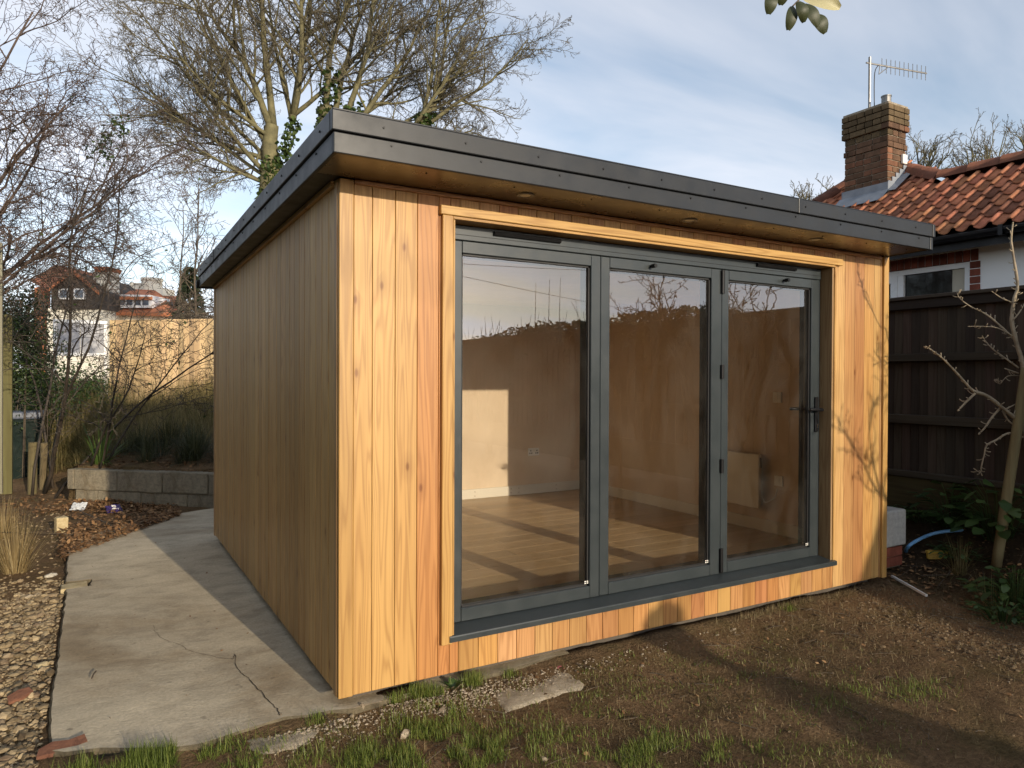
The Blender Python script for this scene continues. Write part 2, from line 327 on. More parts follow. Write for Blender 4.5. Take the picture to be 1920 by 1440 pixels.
class MB:
    def __init__(s): s.v = []; s.f = []
    def quad(s, a, b, c, d):
        n = len(s.v); s.v += [tuple(a), tuple(b), tuple(c), tuple(d)]; s.f.append((n, n+1, n+2, n+3)); return s
    def poly(s, pts):
        n = len(s.v); s.v += [tuple(p) for p in pts]; s.f.append(tuple(range(n, n+len(pts)))); return s
    def box(s, x0, y0, z0, x1, y1, z1, fn=None):
        n = len(s.v)
        p = [(x0,y0,z0),(x1,y0,z0),(x1,y1,z0),(x0,y1,z0),(x0,y0,z1),(x1,y0,z1),(x1,y1,z1),(x0,y1,z1)]
        if fn: p = [fn(q) for q in p]
        s.v += p
        s.f += [tuple(n+i for i in f) for f in ((0,3,2,1),(4,5,6,7),(0,1,5,4),(1,2,6,5),(2,3,7,6),(3,0,4,7))]; return s
    def prism(s, poly, a, b, axis='y'):
        """extrude a 2D polygon (list of 2-tuples) along an axis from a to b"""
        n = len(s.v); k = len(poly)
        def P(q, t): return {'y': (q[0], t, q[1]), 'x': (t, q[0], q[1]), 'z': (q[0], q[1], t)}[axis]
        s.v += [P(q, a) for q in poly] + [P(q, b) for q in poly]
        s.f.append(tuple(n+i for i in range(k))); s.f.append(tuple(n+k+i for i in reversed(range(k))))
        s.f += [(n+(i+1) % k, n+i, n+k+i, n+k+(i+1) % k) for i in range(k)]; return s
    def tube(s, pts, rad, sides=6, cap=True):
        n0 = len(s.v); k = len(pts); last = None
        for i, p in enumerate(pts):
            p = Vector(p)
            d = (Vector(pts[min(i+1, k-1)]) - Vector(pts[max(i-1, 0)]))
            d = d.normalized() if d.length > 1e-9 else Vector((0,0,1))
            if last is None:
                a = d.orthogonal().normalized()
            else:
                a = (last - d*last.dot(d)); a = a.normalized() if a.length > 1e-6 else d.orthogonal().normalized()
            last = a; b = d.cross(a); r = rad[i] if isinstance(rad, (list, tuple)) else rad
            for j in range(sides):
                th = 2*math.pi*j/sides; q = p + a*(r*math.cos(th)) + b*(r*math.sin(th)); s.v.append((q.x, q.y, q.z))
        for i in range(k-1):
            for j in range(sides):
                j2 = (j+1) % sides
                s.f.append((n0+i*sides+j, n0+i*sides+j2, n0+(i+1)*sides+j2, n0+(i+1)*sides+j))
        if cap:
            s.f.append(tuple(n0+j for j in reversed(range(sides)))); s.f.append(tuple(n0+(k-1)*sides+j for j in range(sides)))
        return s
    def mesh(s, name, smooth=False):
        me = bpy.data.meshes.new(name); me.from_pydata(s.v, [], s.f); me.update()
        if smooth:
            me.polygons.foreach_set('use_smooth', [True]*len(me.polygons))
        return me
_cache = {}
def bev_mesh(sx, sy, sz, bev=.003, seg=1, mat=None):
    """bevelled box from the origin to (sx,sy,sz)"""
    k = (round(sx, 4), round(sy, 4), round(sz, 4), bev, seg, mat if isinstance(mat, str) or mat is None else mat.name)
    if k in _cache: return _cache[k]
    bm = bmesh.new(); bmesh.ops.create_cube(bm, size=1)
    for v in bm.verts: v.co = Vector(((v.co.x+.5)*sx, (v.co.y+.5)*sy, (v.co.z+.5)*sz))
    if bev: bmesh.ops.bevel(bm, geom=bm.edges[:], offset=bev, segments=seg, profile=.5, affect='EDGES')
    me = bpy.data.meshes.new('box'); bm.to_mesh(me); bm.free()
    if mat: me.materials.append(MT[mat] if isinstance(mat, str) else mat)
    _cache[k] = me; return me
def bbox(name, x0, y0, z0, x1, y1, z1, mat, parent, bev=.003, color=None):
    me = bev_mesh(x1-x0, y1-y0, z1-z0, bev, 1, mat)
    return obj(name, me, None, parent, Matrix.Translation((x0, y0, z0)), color)
def smooth_path(pts, sub=6):
    out = []; P = [Vector(p) for p in pts]
    for i in range(len(P)-1):
        p0 = P[max(i-1, 0)]; p1 = P[i]; p2 = P[i+1]; p3 = P[min(i+2, len(P)-1)]
        for j in range(sub):
            t = j/sub
            out.append(.5*((2*p1)+(p2-p0)*t+(2*p0-5*p1+4*p2-p3)*t*t+(3*p1-p0-3*p2+p3)*t*t*t))
    out.append(P[-1]); return out

# ------------------------------------------------------------------ ground
def axis_coords(lo, hi, dense, far):
    xs = []; x = lo
    while x < hi: xs.append(x); x += dense
    xs.append(hi); s = dense; a = lo; b = hi; left = []; right = []
    while a > -far: s *= 1.35; a -= s; left.append(a)
    s = dense
    while b < far: s *= 1.35; b += s; right.append(b)
    return left[::-1] + xs + right
gx = axis_coords(-2.6, 5.6, .055, 400); gy = axis_coords(-3.0, 8.6, .06, 400)
mb = MB()
for y in gy:
    for x in gx:
        z = ground_z(x, y)
        if -1.0 < x < 4.0 and .12 < y < 3.85: z = min(z, -.12)          # under the room and the path
        if -1.13 < x < 0.3 and .2 < y < 5.0: z = min(z, -.10)
        mb.v.append((x, y, z))
nx = len(gx)
for j in range(len(gy)-1):
    for i in range(nx-1):
        a = j*nx+i; mb.f.append((a, a+1, a+nx+1, a+nx))
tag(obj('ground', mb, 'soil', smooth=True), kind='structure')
# concrete path beside the room
SZ = -.05
edge = [(-1.165,.20),(-1.10,.16),(-.98,.12),(-.86,.05),(-.7,-.03),(-.6,-.045),(-.48,-.02),(-.36,.0),(-.26,.02),(-.17,-.01),(-.06,-.02),(.05,-.05),(.2,-.05),(.4,-.04),(.6,-.045),(.9,-.02),(1.3,.02),(1.3,.5),(1.3,4.0),(1.3,4.9),(.95,5.2),(.6,5.45),(.25,5.72),(.0,5.62),(-.3,5.47),(-.55,5.32),(-.72,5.18),(-.84,5.05),(-.93,4.9),(-1.05,4.65),(-1.14,4.4),(-1.195,4.1),(-1.19,3.6),(-1.18,3.1),(-1.18,3.0),(-1.02,2.99),(-1.02,2.80),(-1.17,2.79),(-1.175,2.3),(-1.172,1.6),(-1.168,.9)]
fine = []
for i, p in enumerate(edge):
    q = edge[(i+1) % len(edge)]; L = math.dist(p, q); k = max(1, int(L/.05))
    for j in range(k):
        t = j/k; x = p[0]+(q[0]-p[0])*t; y = p[1]+(q[1]-p[1])*t
        n = noise.noise((x*9, y*9, 1))*.012 + noise.noise((x*30, y*30, 5))*.005
        fine.append((x+n, y+n*.7))
mb = MB(); k = len(fine)
inner = [(x + (.25-x)*.006, y + (2.6-y)*.003) for x, y in fine]
mb.v = [(x, y, SZ) for x, y in inner] + [(x, y, SZ-.008) for x, y in fine] + [(x, y, SZ-.11) for x, y in fine]
mb.f = [tuple(range(k))] + [(k+i, k+(i+1) % k, (i+1) % k, i) for i in range(k)] + [(2*k+i, 2*k+(i+1) % k, k+(i+1) % k, k+i) for i in range(k)]
path = tag(obj('concrete_path', mb, 'slab'), kind='structure')
path.data.materials.append(simple('soil_stained_edge', (.07,.055,.032), (.16,.13,.08), 14, .95, .5, .01))
for i_, pl_ in enumerate(path.data.polygons): pl_.material_index = 1 if i_ > 0 else 0
cr = [(288,1172),(291,1185),(300,1196),(318,1204),(342,1212),(352,1220),(385,1229),(412,1235),(437,1236),(441,1228),(440,1246),(452,1262),(465,1272),(478,1288),(492,1300),(505,1317),(520,1330),(527,1346)]
mb = MB(); wig = random.Random(3); prev = None
pts = [onZ(u, v, SZ) for u, v in cr]; pts2 = []
for a, b_ in zip(pts, pts[1:]):
    for j in range(4):
        q = a.lerp(b_, j/4); q.x += wig.uniform(-.005,.005); q.y += wig.uniform(-.006,.006); pts2.append(q)
for i in range(len(pts2)-1):
    a, b_ = pts2[i], pts2[i+1]; w1 = (.0006+.0016*i/len(pts2))*wig.uniform(.7,1.4)
    d = (b_-a); nrm = Vector((-d.y, d.x, 0)).normalized()*w1
    mb.quad(a-nrm+Vector((0,0,.0035)), b_-nrm+Vector((0,0,.0035)), b_+nrm+Vector((0,0,.0035)), a+nrm+Vector((0,0,.0035)))
obj('crack', mb, simple('crack_dirt', (.03,.022,.014), (.055,.04,.025), 20, .95, 0), path)

# ------------------------------------------------------------------ the garden room
W, DP = 4.132, 3.92
room = thing('garden_cabin', (2.06, 1.96, -.05), 'timber clad garden room with grey bifold doors and black flat roof', 'garden room')
PAL = [(.43,.25,.075),(.48,.29,.09),(.40,.222,.066),(.46,.272,.084),(.42,.20,.064),(.52,.325,.105),(.44,.25,.074)]
ORG4 = [(.475,.275,.09),(.495,.292,.098),(.475,.272,.09),(.44,.205,.066),(.44,.195,.064)]
def larch_col(r):
    c = r.choice(PAL); k = r.uniform(.86, 1.12); return (c[0]*k*1.02, c[1]*k*r.uniform(.89,1.01), c[2]*k*r.uniform(1.0,1.3))
br = random.Random(21)
def soff(y): return 2.402 - .020*(y+.365)          # underside of the roof
PITCHW = .1135; TH = .02; GAP = .0022
XO0, XO1, ZO0, ZO1 = .54, 3.51, .185, 2.285          # opening in the cladding
# front boards
xs = [.045]; x = .136
while x < W-.05: xs.append(x); x += PITCHW
xs.append(W-.045)
def split_board(x0, x1, i):
    c = ORG4[i] if i < 5 else larch_col(br)
    z1 = 2.39
    segs = []
    if x1 <= XO0+.02 or x0 >= XO1-.02: segs = [(0, z1)]
    else: segs = [(0, ZO0), (ZO1, z1)]
    for j, (a, b_) in enumerate(segs):
        cc = c if j == 0 else larch_col(br)
        bbox('cladding_board', x0+GAP/2, -TH+br.uniform(-.0006,.0006), a, x1-GAP/2, .0, b_, 'larch', room, .0022, cc)
brk = []
for i, (a, b_) in enumerate(zip(xs, xs[1:])):
    # boards beside the opening are cut to its edge
    cuts = [a] + [c for c in (XO0, XO1) if a+.02 < c < b_-.02] + [b_]
    for p, q in zip(cuts, cuts[1:]): brk.append((p, q, i))
for p, q, i in brk: split_board(p, q, i)
# left side boards, facing -x
y = .045; ys = [y]
while y < DP-.1: y += PITCHW; ys.append(y)
ys[-1] = DP-.03
for a, b_ in zip(ys, ys[1:]):
    k_ = br.uniform(.86,1.1); c = br.choice(((.47,.295,.118),(.45,.28,.112),(.49,.312,.125),(.44,.265,.104))); c = tuple(q*k_*1.12 for q in c)  # same larch; skylight on this side is put into a paler, greyer tint
    bbox('cladding_board', -TH+br.uniform(-.0015,.0015), a+GAP/2, .0, .0, b_-GAP/2, soff(b_)-.002, 'larch', room, .0055, c)
# right side and back boards
for a, b_ in zip(ys, ys[1:]):
    bbox('cladding_board', W, a+GAP/2, .0, W+TH, b_-GAP/2, soff(b_)-.002, 'larch', room, .0022, larch_col(br))
xq = [.02 + PITCHW*i for i in range(37)]
for a in xq[:-1]:
    bbox('cladding_board', a+GAP/2, DP, .0, a+PITCHW-GAP/2, DP+TH, soff(DP)-.002, 'larch', room, .0022, larch_col(br))
# corner boards and trims under the soffit
bbox('corner_board', -TH-.004, -TH-.006, -.003, .044, -TH+.017, soff(0)-.001, 'larch', room, .003, (.46,.268,.085))
bbox('corner_board', -TH-.008, -TH+.018, -.003, .0, .044, soff(0)-.001, 'larch', room, .003, (.42,.26,.12))
bbox('corner_board', W-.044, -TH-.022, -.003, W+.012, -TH+.017, soff(0)-.001, 'larch', room, .003, (.50,.30,.10))
bbox('corner_board', W-.062, -TH-.004, -.003, W-.0445, -.003, soff(0)-.001, 'larch', room, .003, (.42,.24,.10))
bbox('corner_board', -TH-.006, DP-.029, -.003, .0, DP+TH+.006, soff(DP)-.001, 'larch', room, .003, (.40,.25,.12))
bbox('trim_board', .046, -TH-.014, soff(0)-.022, W-.064, -TH, soff(0)-.001, 'larch_x', room, .002, (.42,.215,.09))
mb = MB(); mb.box(-TH-.022, .047, -.024, -TH-.002, DP-.03, -.001, lambda q: (q[0], q[1], q[2]+soff(q[1])))
obj('trim_board', mb, 'larch_y', room, color=(.47,.30,.14))
# structural walls (inside faces are plaster)
IX0, IX1, IY0, IY1, FZ, CZ = .13, 3.97, .17, 3.62, .175, 2.27
def wallbox(*a): return obj('inner_wall', MB().box(*a), 'plaster', room)
wallbox(.001, .001, .02, IX0, DP-.001, 2.30); wallbox(IX1, .001, .02, W-.001, DP-.001, 2.30); wallbox(IX0+.001, IY1, .02, IX1-.001, DP-.002, 2.30)
wallbox(IX0+.001, .002, .02, XO0-.002, IY0, 2.30); wallbox(XO1+.002, .002, .02, IX1-.001, IY0, 2.30)
wallbox(XO0, .002, ZO1+.002, XO1, IY0, 2.30)
obj('ceiling', MB().box(IX0+.002, .06, CZ+.001, IX1-.002, IY1-.002, CZ+.03), painted('ceiling_plaster', (.72,.60,.46), .7), room)
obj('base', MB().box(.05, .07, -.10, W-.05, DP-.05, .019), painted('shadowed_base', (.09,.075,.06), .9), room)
floor = obj('interior_floor', MB().box(IX0+.002, .05, .02, IX1-.002, IY1-.002, FZ-.012), painted('underlay', (.2,.15,.1), .9), room)
fr = random.Random(5); yy = IY0-.06
while yy < IY1-.01:
    xx = IX0+.003 - fr.uniform(0, 1.0); y1 = min(yy+.192, IY1-.003)
    while xx < IX1:
        L = 1.28; a, b_ = max(xx, IX0+.003), min(xx+L, IX1-.003)
        if b_-a > .02:
            k = fr.uniform(.9, 1.1)
            bbox('floor_plank', a+.0008, yy+.0008, FZ-.0119, b_-.0008, y1-.0008, FZ, 'laminate', floor, .0015, (.52*k,.385*k,.225*k))
        xx += L
    yy += .192
SK = .105
bbox('skirting_board', IX0+.002, IY1-.018, FZ+.001, IX1-.002, IY1-.0005, FZ+SK, 'cream', room, .003)
bbox('skirting_board', IX1-.018, IY0+.002, FZ+.001, IX1-.0005, IY1-.019, FZ+SK, 'cream', room, .003)
bbox('skirting_board', IX0+.0005, IY0+.002, FZ+.001, IX0+.018, IY1-.019, FZ+SK, 'cream', room, .003)
mb = MB()
for x in (.75, 1.35, 1.95, 2.55, 3.0, 3.1, 3.6):
    for dz in (.03, .075): mb.tube([(x, IY1-.0182, FZ+dz), (x, IY1-.0195, FZ+dz)], .006, 6)
obj('nail_marks', mb, painted('filled_nail_hole', (.30,.22,.15), .8), room)
# bifold door set -------------------------------------------------------------
YF = .066                                             # face of the door frame
A = 'grey_alu'
FX0, FX1, FZ0, FZ1 = .556, 3.506, .196, 2.268
# reveal lining and face trims
bbox('door_trim', .486, -TH-.026, .155, .544, -TH+.001, 2.282, 'larch', room, .003, (.46,.268,.085))
bbox('door_trim', .500+.0455, -TH-.020, .188, .5565, YF+.02, 2.265, 'larch', room, .002, (.42,.245,.08))
bbox('head_trim', .474, -TH-.030, 2.283, 3.590, -TH+.001, 2.328, 'larch_x', room, .003, (.50,.305,.105))
bbox('head_trim', .547, -TH-.018, 2.268, 3.522, YF+.02, 2.2825, 'larch_x', room, .002, (.46,.27,.09))
bbox('door_trim', 3.5235, -TH-.012, .192, 3.536, -TH+.03, 2.282, 'larch', room, .002, (.50,.30,.10))
bbox('reveal_board', 3.507, -TH-.004, .190, 3.523, YF+.03, 2.2675, 'larch', room, .002, (.34,.22,.11))
fr_ = room
bbox('door_frame', FX0, YF, 2.19, FX1, YF+.07, FZ1-.001, A, room, .003)
bbox('door_frame', FX0, YF-.004, 2.216, FX1, YF-.0005, 2.2175, 'rubber', room, 0)
bbox('door_frame', FX0, YF+.006, FZ0, FX0+.03, YF+.07, 2.1895, A, room, .003)
bbox('door_frame', FX1-.03, YF+.006, FZ0, FX1, YF+.07, 2.1895, A, room, .003)
bbox('door_frame', FX0, YF+.012, .19, FX1, YF+.07, .228, A, room, .003)
# sill: sloping top and a rounded nose
mb = MB(); prof = [(YF+.03, .195), (YF+.01, .215), (-.040, .198), (-.052, .196), (-.0545, .190), (-.0545, .166), (-.049, .166), (-.047, .186), (YF+.03, .186)]
mb.prism(prof, .528, 3.540, 'x'); obj('door_sill', mb, 'grey_alu', room)
leaves = [(FX0+.004, 1.5365, .092-.004, .066), (1.5395, 2.514, .066, .090), (2.518, FX1-.032, .063, .070)]
LZ0, LZ1 = .216, 2.186
hingeY = YF-.007
gt = random.Random(4)
for li, (x0, x1, sl_, sr) in enumerate(leaves):
    lf = bbox('door_leaf', x0, YF+.0015, LZ0, x0+sl_, YF+.062, LZ1, A, room, .004)
    for nm, a in (('stile', (x1-sr, YF+.001, LZ0, x1, YF+.062, LZ1)), ('top_rail', (x0+sl_+.0002, YF+.0012, LZ1-.062, x1-sr-.0002, YF+.062, LZ1)), ('bottom_rail', (x0+sl_+.0002, YF+.0012, LZ0, x1-sr-.0002, YF+.062, LZ0+.068))):
        bbox(nm, *a, A, lf, .003)
    gx0, gx1, gz0, gz1 = x0+sl_, x1-sr, LZ0+.068, LZ1-.062
    mb = MB()
    for a in ((gx0, gz0, gx0+.010, gz1), (gx1-.010, gz0, gx1, gz1), (gx0, gz0, gx1, gz0+.010), (gx0, gz1-.010, gx1, gz1)):
        mb.box(a[0], YF+.016, a[1], a[2], YF+.026, a[3])
    # inner beads and spacer bars of the double glazing
    for a in ((gx0-.002, gz0, gx0+.012, gz1), (gx1-.012, gz0, gx1+.002, gz1), (gx0, gz0-.002, gx1, gz0+.012), (gx0, gz1-.012, gx1, gz1+.002)):
        mb.box(a[0], YF+.029, a[1], a[2], YF+.092, a[3])
    obj('gasket', mb, 'rubber', lf)
    mb = MB(); mb.quad((gx0+.001, YF+.0275, gz0+.001), (gx1-.001, YF+.0275, gz0+.001), (gx1-.001, YF+.0275, gz1-.001), (gx0+.001, YF+.0275, gz1-.001))
    obj('glass_pane', mb, 'glass', lf, Matrix.Identity(4))
    mb = MB()
    for k in range(2):
        for z in (0, .008): mb.box(gx1-.028+k*.016, YF+.014, gz0+.012+z*1.3, gx1-.018+k*.016, YF+.0165, gz0+.018+z*1.3)
    obj('glazing_mark', mb, 'white_plastic', lf)
    if li == 2:
        bbox('handle_plate', 3.4365, YF-.014, 1.105, 3.4705, YF+.001, 1.352, 'black', lf, .004)
        ih = MB(); ih.tube([(3.454, YF+.06, 1.262), (3.454, YF+.115, 1.262)], .010, 8); ih.tube([(3.458, YF+.112, 1.262), (3.40, YF+.115, 1.264), (3.33, YF+.113, 1.266)], .0105, 8); obj('inner_handle', ih, 'black', lf, smooth=True)
        hd = MB(); hd.tube([(3.454, YF-.01, 1.262), (3.454, YF-.055, 1.262)], .010, 8)
        hd.tube(smooth_path([(3.458, YF-.052, 1.262), (3.42, YF-.056, 1.2635), (3.36, YF-.056, 1.267), (3.325, YF-.053, 1.266)], 4), .012, 8)
        obj('handle', hd, 'black', lf, smooth=True)
        obj('keyhole', MB().tube([(3.454, YF-.0125, 1.155), (3.454, YF-.019, 1.155)], .008, 10).box(3.4505, YF-.0175, 1.133, 3.4575, YF-.0125, 1.153), 'chrome', lf)
    if li in (1, 2):
        kx = 1.915 if li == 1 else 3.108
        kb = MB(); kb.tube([(kx, YF+.002, 2.157), (kx, YF-.012, 2.157)], .008, 10); kb.tube([(kx, YF-.012, 2.157), (kx, YF-.045, 2.157)], .0125, 12)
        obj('door_stop', kb, 'black', lf)
    if li == 1:
        for (z0, z1) in ((2.03, 2.18), (1.48, 1.57), (.87, .96), (.225, .38)):
            hb = MB(); hb.tube([(2.516, YF-.006, z0), (2.516, YF-.006, z1)], .0135, 12); hb.box(2.502, YF-.003, z0+.004, 2.530, YF+.003, z1-.004)
            obj('hinge', hb, 'black', lf)
for vx0, vx1 in ((.828, 1.25), (2.83, 3.22)):
    vb = MB(); vb.prism([(YF+.001, 2.228), (YF-.016, 2.231), (YF-.022, 2.242), (YF-.016, 2.252), (YF+.001, 2.253)], vx0, vx1, 'x'); obj('trickle_vent', vb, 'black', room)
# roof -------------------------------------------------------------------------
RX0, RX1, RY0, RY1 = -.150, 4.135, -.365, 3.96
sh = lambda q: (q[0], q[1], q[2]+soff(q[1]))
def slant(name, x0, y0, z0, x1, y1, z1, mat, bev=.004, parent=room):
    me = bev_mesh(x1-x0, y1-y0, z1-z0, bev, 2, mat).copy()
    for v in me.vertices: v.co.z += soff(v.co.y+y0) - soff(y0)
    return obj(name, me, None, parent, Matrix.Translation((x0, y0, z0+soff(y0))))
roof = slant('roof_deck', RX0+.03, RY0+.03, .012, RX1-.03, RY1-.02, .165, 'black_fascia', 0)
slant('soffit', RX0+.008, RY0+.004, .001, RX1-.008, -TH-.016, .010, 'soffit', .0015)
slant('soffit', RX0+.008, -TH-.015, .001, -TH-.006, RY1-.01, .010, 'black_fascia', .0015)
slant('lower_fascia', RX0, RY0, -.004, RX1-.03, RY0+.020, .082, 'fascia_front', .004)
slant('lower_fascia', RX0, RY0+.0205, -.004, RX0+.020, RY1, .082, 'black_fascia', .004)
slant('lower_fascia', RX1-.02, RY0+.0205, -.004, RX1-.001, RY1, .082, 'black_fascia', .004)
slant('fascia_corner', RX1-.03+.0005, RY0-.004, -.006, RX1+.002, RY0+.020, .083, 'fascia_front', .004)
slant('upper_fascia', RX0-.010, RY0-.012, .0845, 2.70, RY0+.018, .168, 'fascia_front', .004)
slant('upper_fascia', 2.712, RY0-.012, .0845, RX1-.022, RY0+.018, .168, 'fascia_front', .004)
slant('fascia_joint', 2.690, RY0-.016, .082, 2.722, RY0+.016, .171, 'fascia_front', .003)
slant('fascia_corner', RX1-.0215, RY0-.016, .082, RX1+.010, RY0+.020, .171, 'fascia_front', .004)
slant('upper_fascia', RX0-.012, RY0+.0185, .0845, RX0+.02, 2.95, .168, 'black_fascia', .004)
slant('upper_fascia', RX0-.012, 2.962, .0845, RX0+.02, RY1, .168, 'black_fascia', .004)
slant('fascia_joint', RX0-.016, 2.94, .082, RX0+.018, 2.972, .171, 'black_fascia', .003)
slant('roof_edge_trim', RX0-.006, RY0-.008, .1685, RX1, RY0+.075, .176, 'black_fascia', .002)
slant('roof_edge_trim', RX0-.006, RY0+.076, .1685, RX0+.075, RY1, .176, 'black_fascia', .002)
mb = MB()
def scr(p, n, r=.0055):
    p = Vector(p); n = Vector(n); mb.tube([p, p+n*.004], r, 6)
for i in range(11): x = .06+i*.385; scr((x if x < 4.05 else 4.07, RY0-.0125, .128+soff(RY0)), (0,-1,0))
for i in range(10): x = .1+i*.43; scr((min(x, 4.04), RY0-.0005, .062+soff(RY0)), (0,-1,0))
for i in range(12):
    y = -.2+i*.36; scr((RX0-.0125, y, .128+soff(y)), (-1,0,0)); scr((RX0-.0005, y+.1, .062+soff(y)), (-1,0,0))
for i in range(9): x = .3+i*.46; scr((x, -.27, soff(-.27)+.0008), (0,0,-1), .004)
obj('fascia_screws', mb, 'black', room)
# gutter end at the back
mb = MB(); prof = [(RY1, 2.36), (RY1+.012, 2.325), (RY1+.05, 2.305), (RY1+.09, 2.318), (RY1+.105, 2.355), (RY1+.105, 2.375), (RY1, 2.38)]
mb.prism(prof, RX0-.02, RX1, 'x'); obj('gutter', mb, 'black', room)
for u, v in ((985,366),(1293,413),(1530,449)):
    p = onZ(u, v, soff(-.17)); z = soff(p.y)
    d = MB(); ring = 16
    for r0, r1, z0, z1 in ((.046,.044,0,-.004),(.044,.030,-.004,-.0045),(.030,.028,-.0045,.004)):
        n = len(d.v)
        d.v += [(p.x+r0*math.cos(2*math.pi*i/ring), p.y+r0*math.sin(2*math.pi*i/ring), z+z0) for i in range(ring)] + [(p.x+r1*math.cos(2*math.pi*i/ring), p.y+r1*math.sin(2*math.pi*i/ring), z+z1) for i in range(ring)]
        d.f += [(n+i, n+(i+1) % ring, n+ring+(i+1) % ring, n+ring+i) for i in range(ring)]
    dl = obj('downlight', d, 'steel', room)
    obj('lens', MB().tube([(p.x, p.y, z-.001), (p.x, p.y, z-.0032)], .027, 12), 'white_plastic', dl)
# interior fittings -------------------------------------------------------------
h = thing('panel_heater', (IX1, 1.4, .42), 'cream flat panel heater on the wall inside the garden room', 'heater')
bbox('body', IX1-.078, .945, .375, IX1-.045, 1.50, .835, 'heater', h, .006)
bbox('back_box', IX1-.044, .97, .40, IX1-.001, 1.47, .80, 'white_plastic', h, .004)
bbox('control_panel', IX1-.074, .9380, .72, IX1-.050, .9448, .81, 'steel', h, .002)
obj('power_cable', MB().tube(smooth_path([(IX1-.03, .96, .48), (IX1-.03, .92, .43), (IX1-.025, .87, .45), (IX1-.02, .82, .49), (IX1-.02, .805, .56)], 5), .006, 6), 'white_plastic', h)
def plate(name, label, pos, wx, wz, face, marks):
    o = thing(name, pos, label, 'socket' if 'socket' in name else 'switch')
    x, y, z = pos
    if face == 'x':
        bbox('face_plate', x-.010, y-wx/2, z-wz/2, x-.0005, y+wx/2, z+wz/2, 'white_plastic', o, .003)
        for a, c, k in marks: bbox('rocker', x-.0135, y+a-.012, z+c-.018, x-.0105, y+a+.012, z+c+.018, 'white_plastic' if k else 'cream', o, .002)
    else:
        bbox('face_plate', x-wx/2, y-.010, z-wz/2, x+wx/2, y-.0005, z+wz/2, 'white_plastic', o, .003)
        for a, c, k in marks: bbox('rocker' if k else 'pin_hole', x+a-.006, y-.0130, z+c-.008, x+a+.006, y-.0105, z+c+.008, 'cream' if k else 'black', o, .001)
plate('wall_socket', 'double white socket low on the plaster wall opposite the doors', (3.30, IY1, .645), .146, .086, 'y', [(-.04,.015,0),(-.052,-.014,0),(-.028,-.014,0),(.04,.015,0),(.052,-.014,0),(.028,-.014,0),(0,.02,1)])
plate('wall_socket', 'single white socket beside the panel heater', (IX1, .80, .625), .086, .086, 'x', [(0,.0,1)])
plate('light_switch', 'white switch on the plaster wall above the panel heater', (IX1, .82, 1.325), .09, .09, 'x', [(.02,0,1),(-.02,0,1)])
# ------------------------------------------------------------------ boundary fence on the right (rails face us)
FXX = 5.10
fence = thing('boundary_fence', (FXX, 0, .4), 'dark weathered close-board fence behind the small bare fruit tree', 'fence')
fr = random.Random(11)
def gf(y): return ground_z(FXX-.05, y)
y = 5.6; bm_ = bev_mesh(.016, .092, 1.50, .003, 1, 'old_fence'); bw_ = bev_mesh(.016, .17, 1.50, .003, 1, 'old_fence')
while y > -13.5:
    near = y > -1.3
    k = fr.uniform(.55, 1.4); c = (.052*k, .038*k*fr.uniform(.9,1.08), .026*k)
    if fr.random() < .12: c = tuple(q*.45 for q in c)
    M_ = Matrix.Translation((FXX+.022+(.004 if near else 0), y, .665)) @ Matrix.Rotation(R(5.5), 4, 'Z') @ Matrix.Rotation(fr.uniform(-.003,.003), 4, 'X')
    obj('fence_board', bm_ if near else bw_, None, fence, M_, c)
    y -= .075 if near else .15
RC = (.050,.040,.026)
for z0, z1, d in ((1.635,1.70,.05),(1.10,1.175,.05),(.64,.69,.05)):
    for a, b_ in ((-13.5,-8.0),(-7.995,-2.6),(-2.595,2.6),(2.605,5.7)):
        k = fr.uniform(.85,1.15); bbox('rail', FXX-d+.012, a, z0, FXX+.018, b_, z1, 'old_rail', fence, .004, tuple(q*k for q in RC))
for a, b_ in ((-13.5,-8.0),(-7.995,-2.6),(-2.595,2.6),(2.605,5.7)):
    bbox('cap_rail', FXX-.045, a, 2.165, FXX+.065, b_, 2.195, 'old_rail', fence, .004, (.055,.042,.029))
    bbox('top_rail', FXX-.024, a, 2.085, FXX+.016, b_, 2.164, 'old_rail', fence, .003, (.028,.020,.014))
    bbox('gravel_board', FXX-.02, a, .30, FXX+.02, b_, .639, 'old_rail', fence, .004, (.075,.060,.022))
for y in (-13.4,-10.7,-8,-5.3,-2.6,2.6,5.6): bbox('fence_post', FXX+.045, y-.05, .1, FXX+.14, y+.05, 2.16, 'old_fence', fence, .004, (.09,.07,.05))
# ------------------------------------------------------------------ pale fence at the far end
pf = thing('timber_fence', (1.2, 12.3, .9), 'new pale timber close-board fence at the top of the grassy bank', 'fence')
x = -.74; pb = random.Random(6)
while x < 4.6:
    k = pb.uniform(.6, 1.2); zt = 2.544+(x+.74)*.06
    me = bev_mesh(.105, .018, 1.9, .003, 1, 'new_fence')
    obj('fence_board', me, None, pf, Matrix.Translation((x, 12.3, zt-1.9)) @ Matrix.Rotation(R(-6), 4, 'Z'), (.50*k, .36*k*pb.uniform(.96,1.04), .20*k))
    x += .098
bbox('rail', -.74, 12.325, 1.2, 4.6, 12.37, 1.28, 'rail_x', pf, .004, (.4,.28,.16)); bbox('rail', -.74, 12.325, 2.2, 4.6, 12.37, 2.28, 'rail_x', pf, .004, (.4,.28,.16))
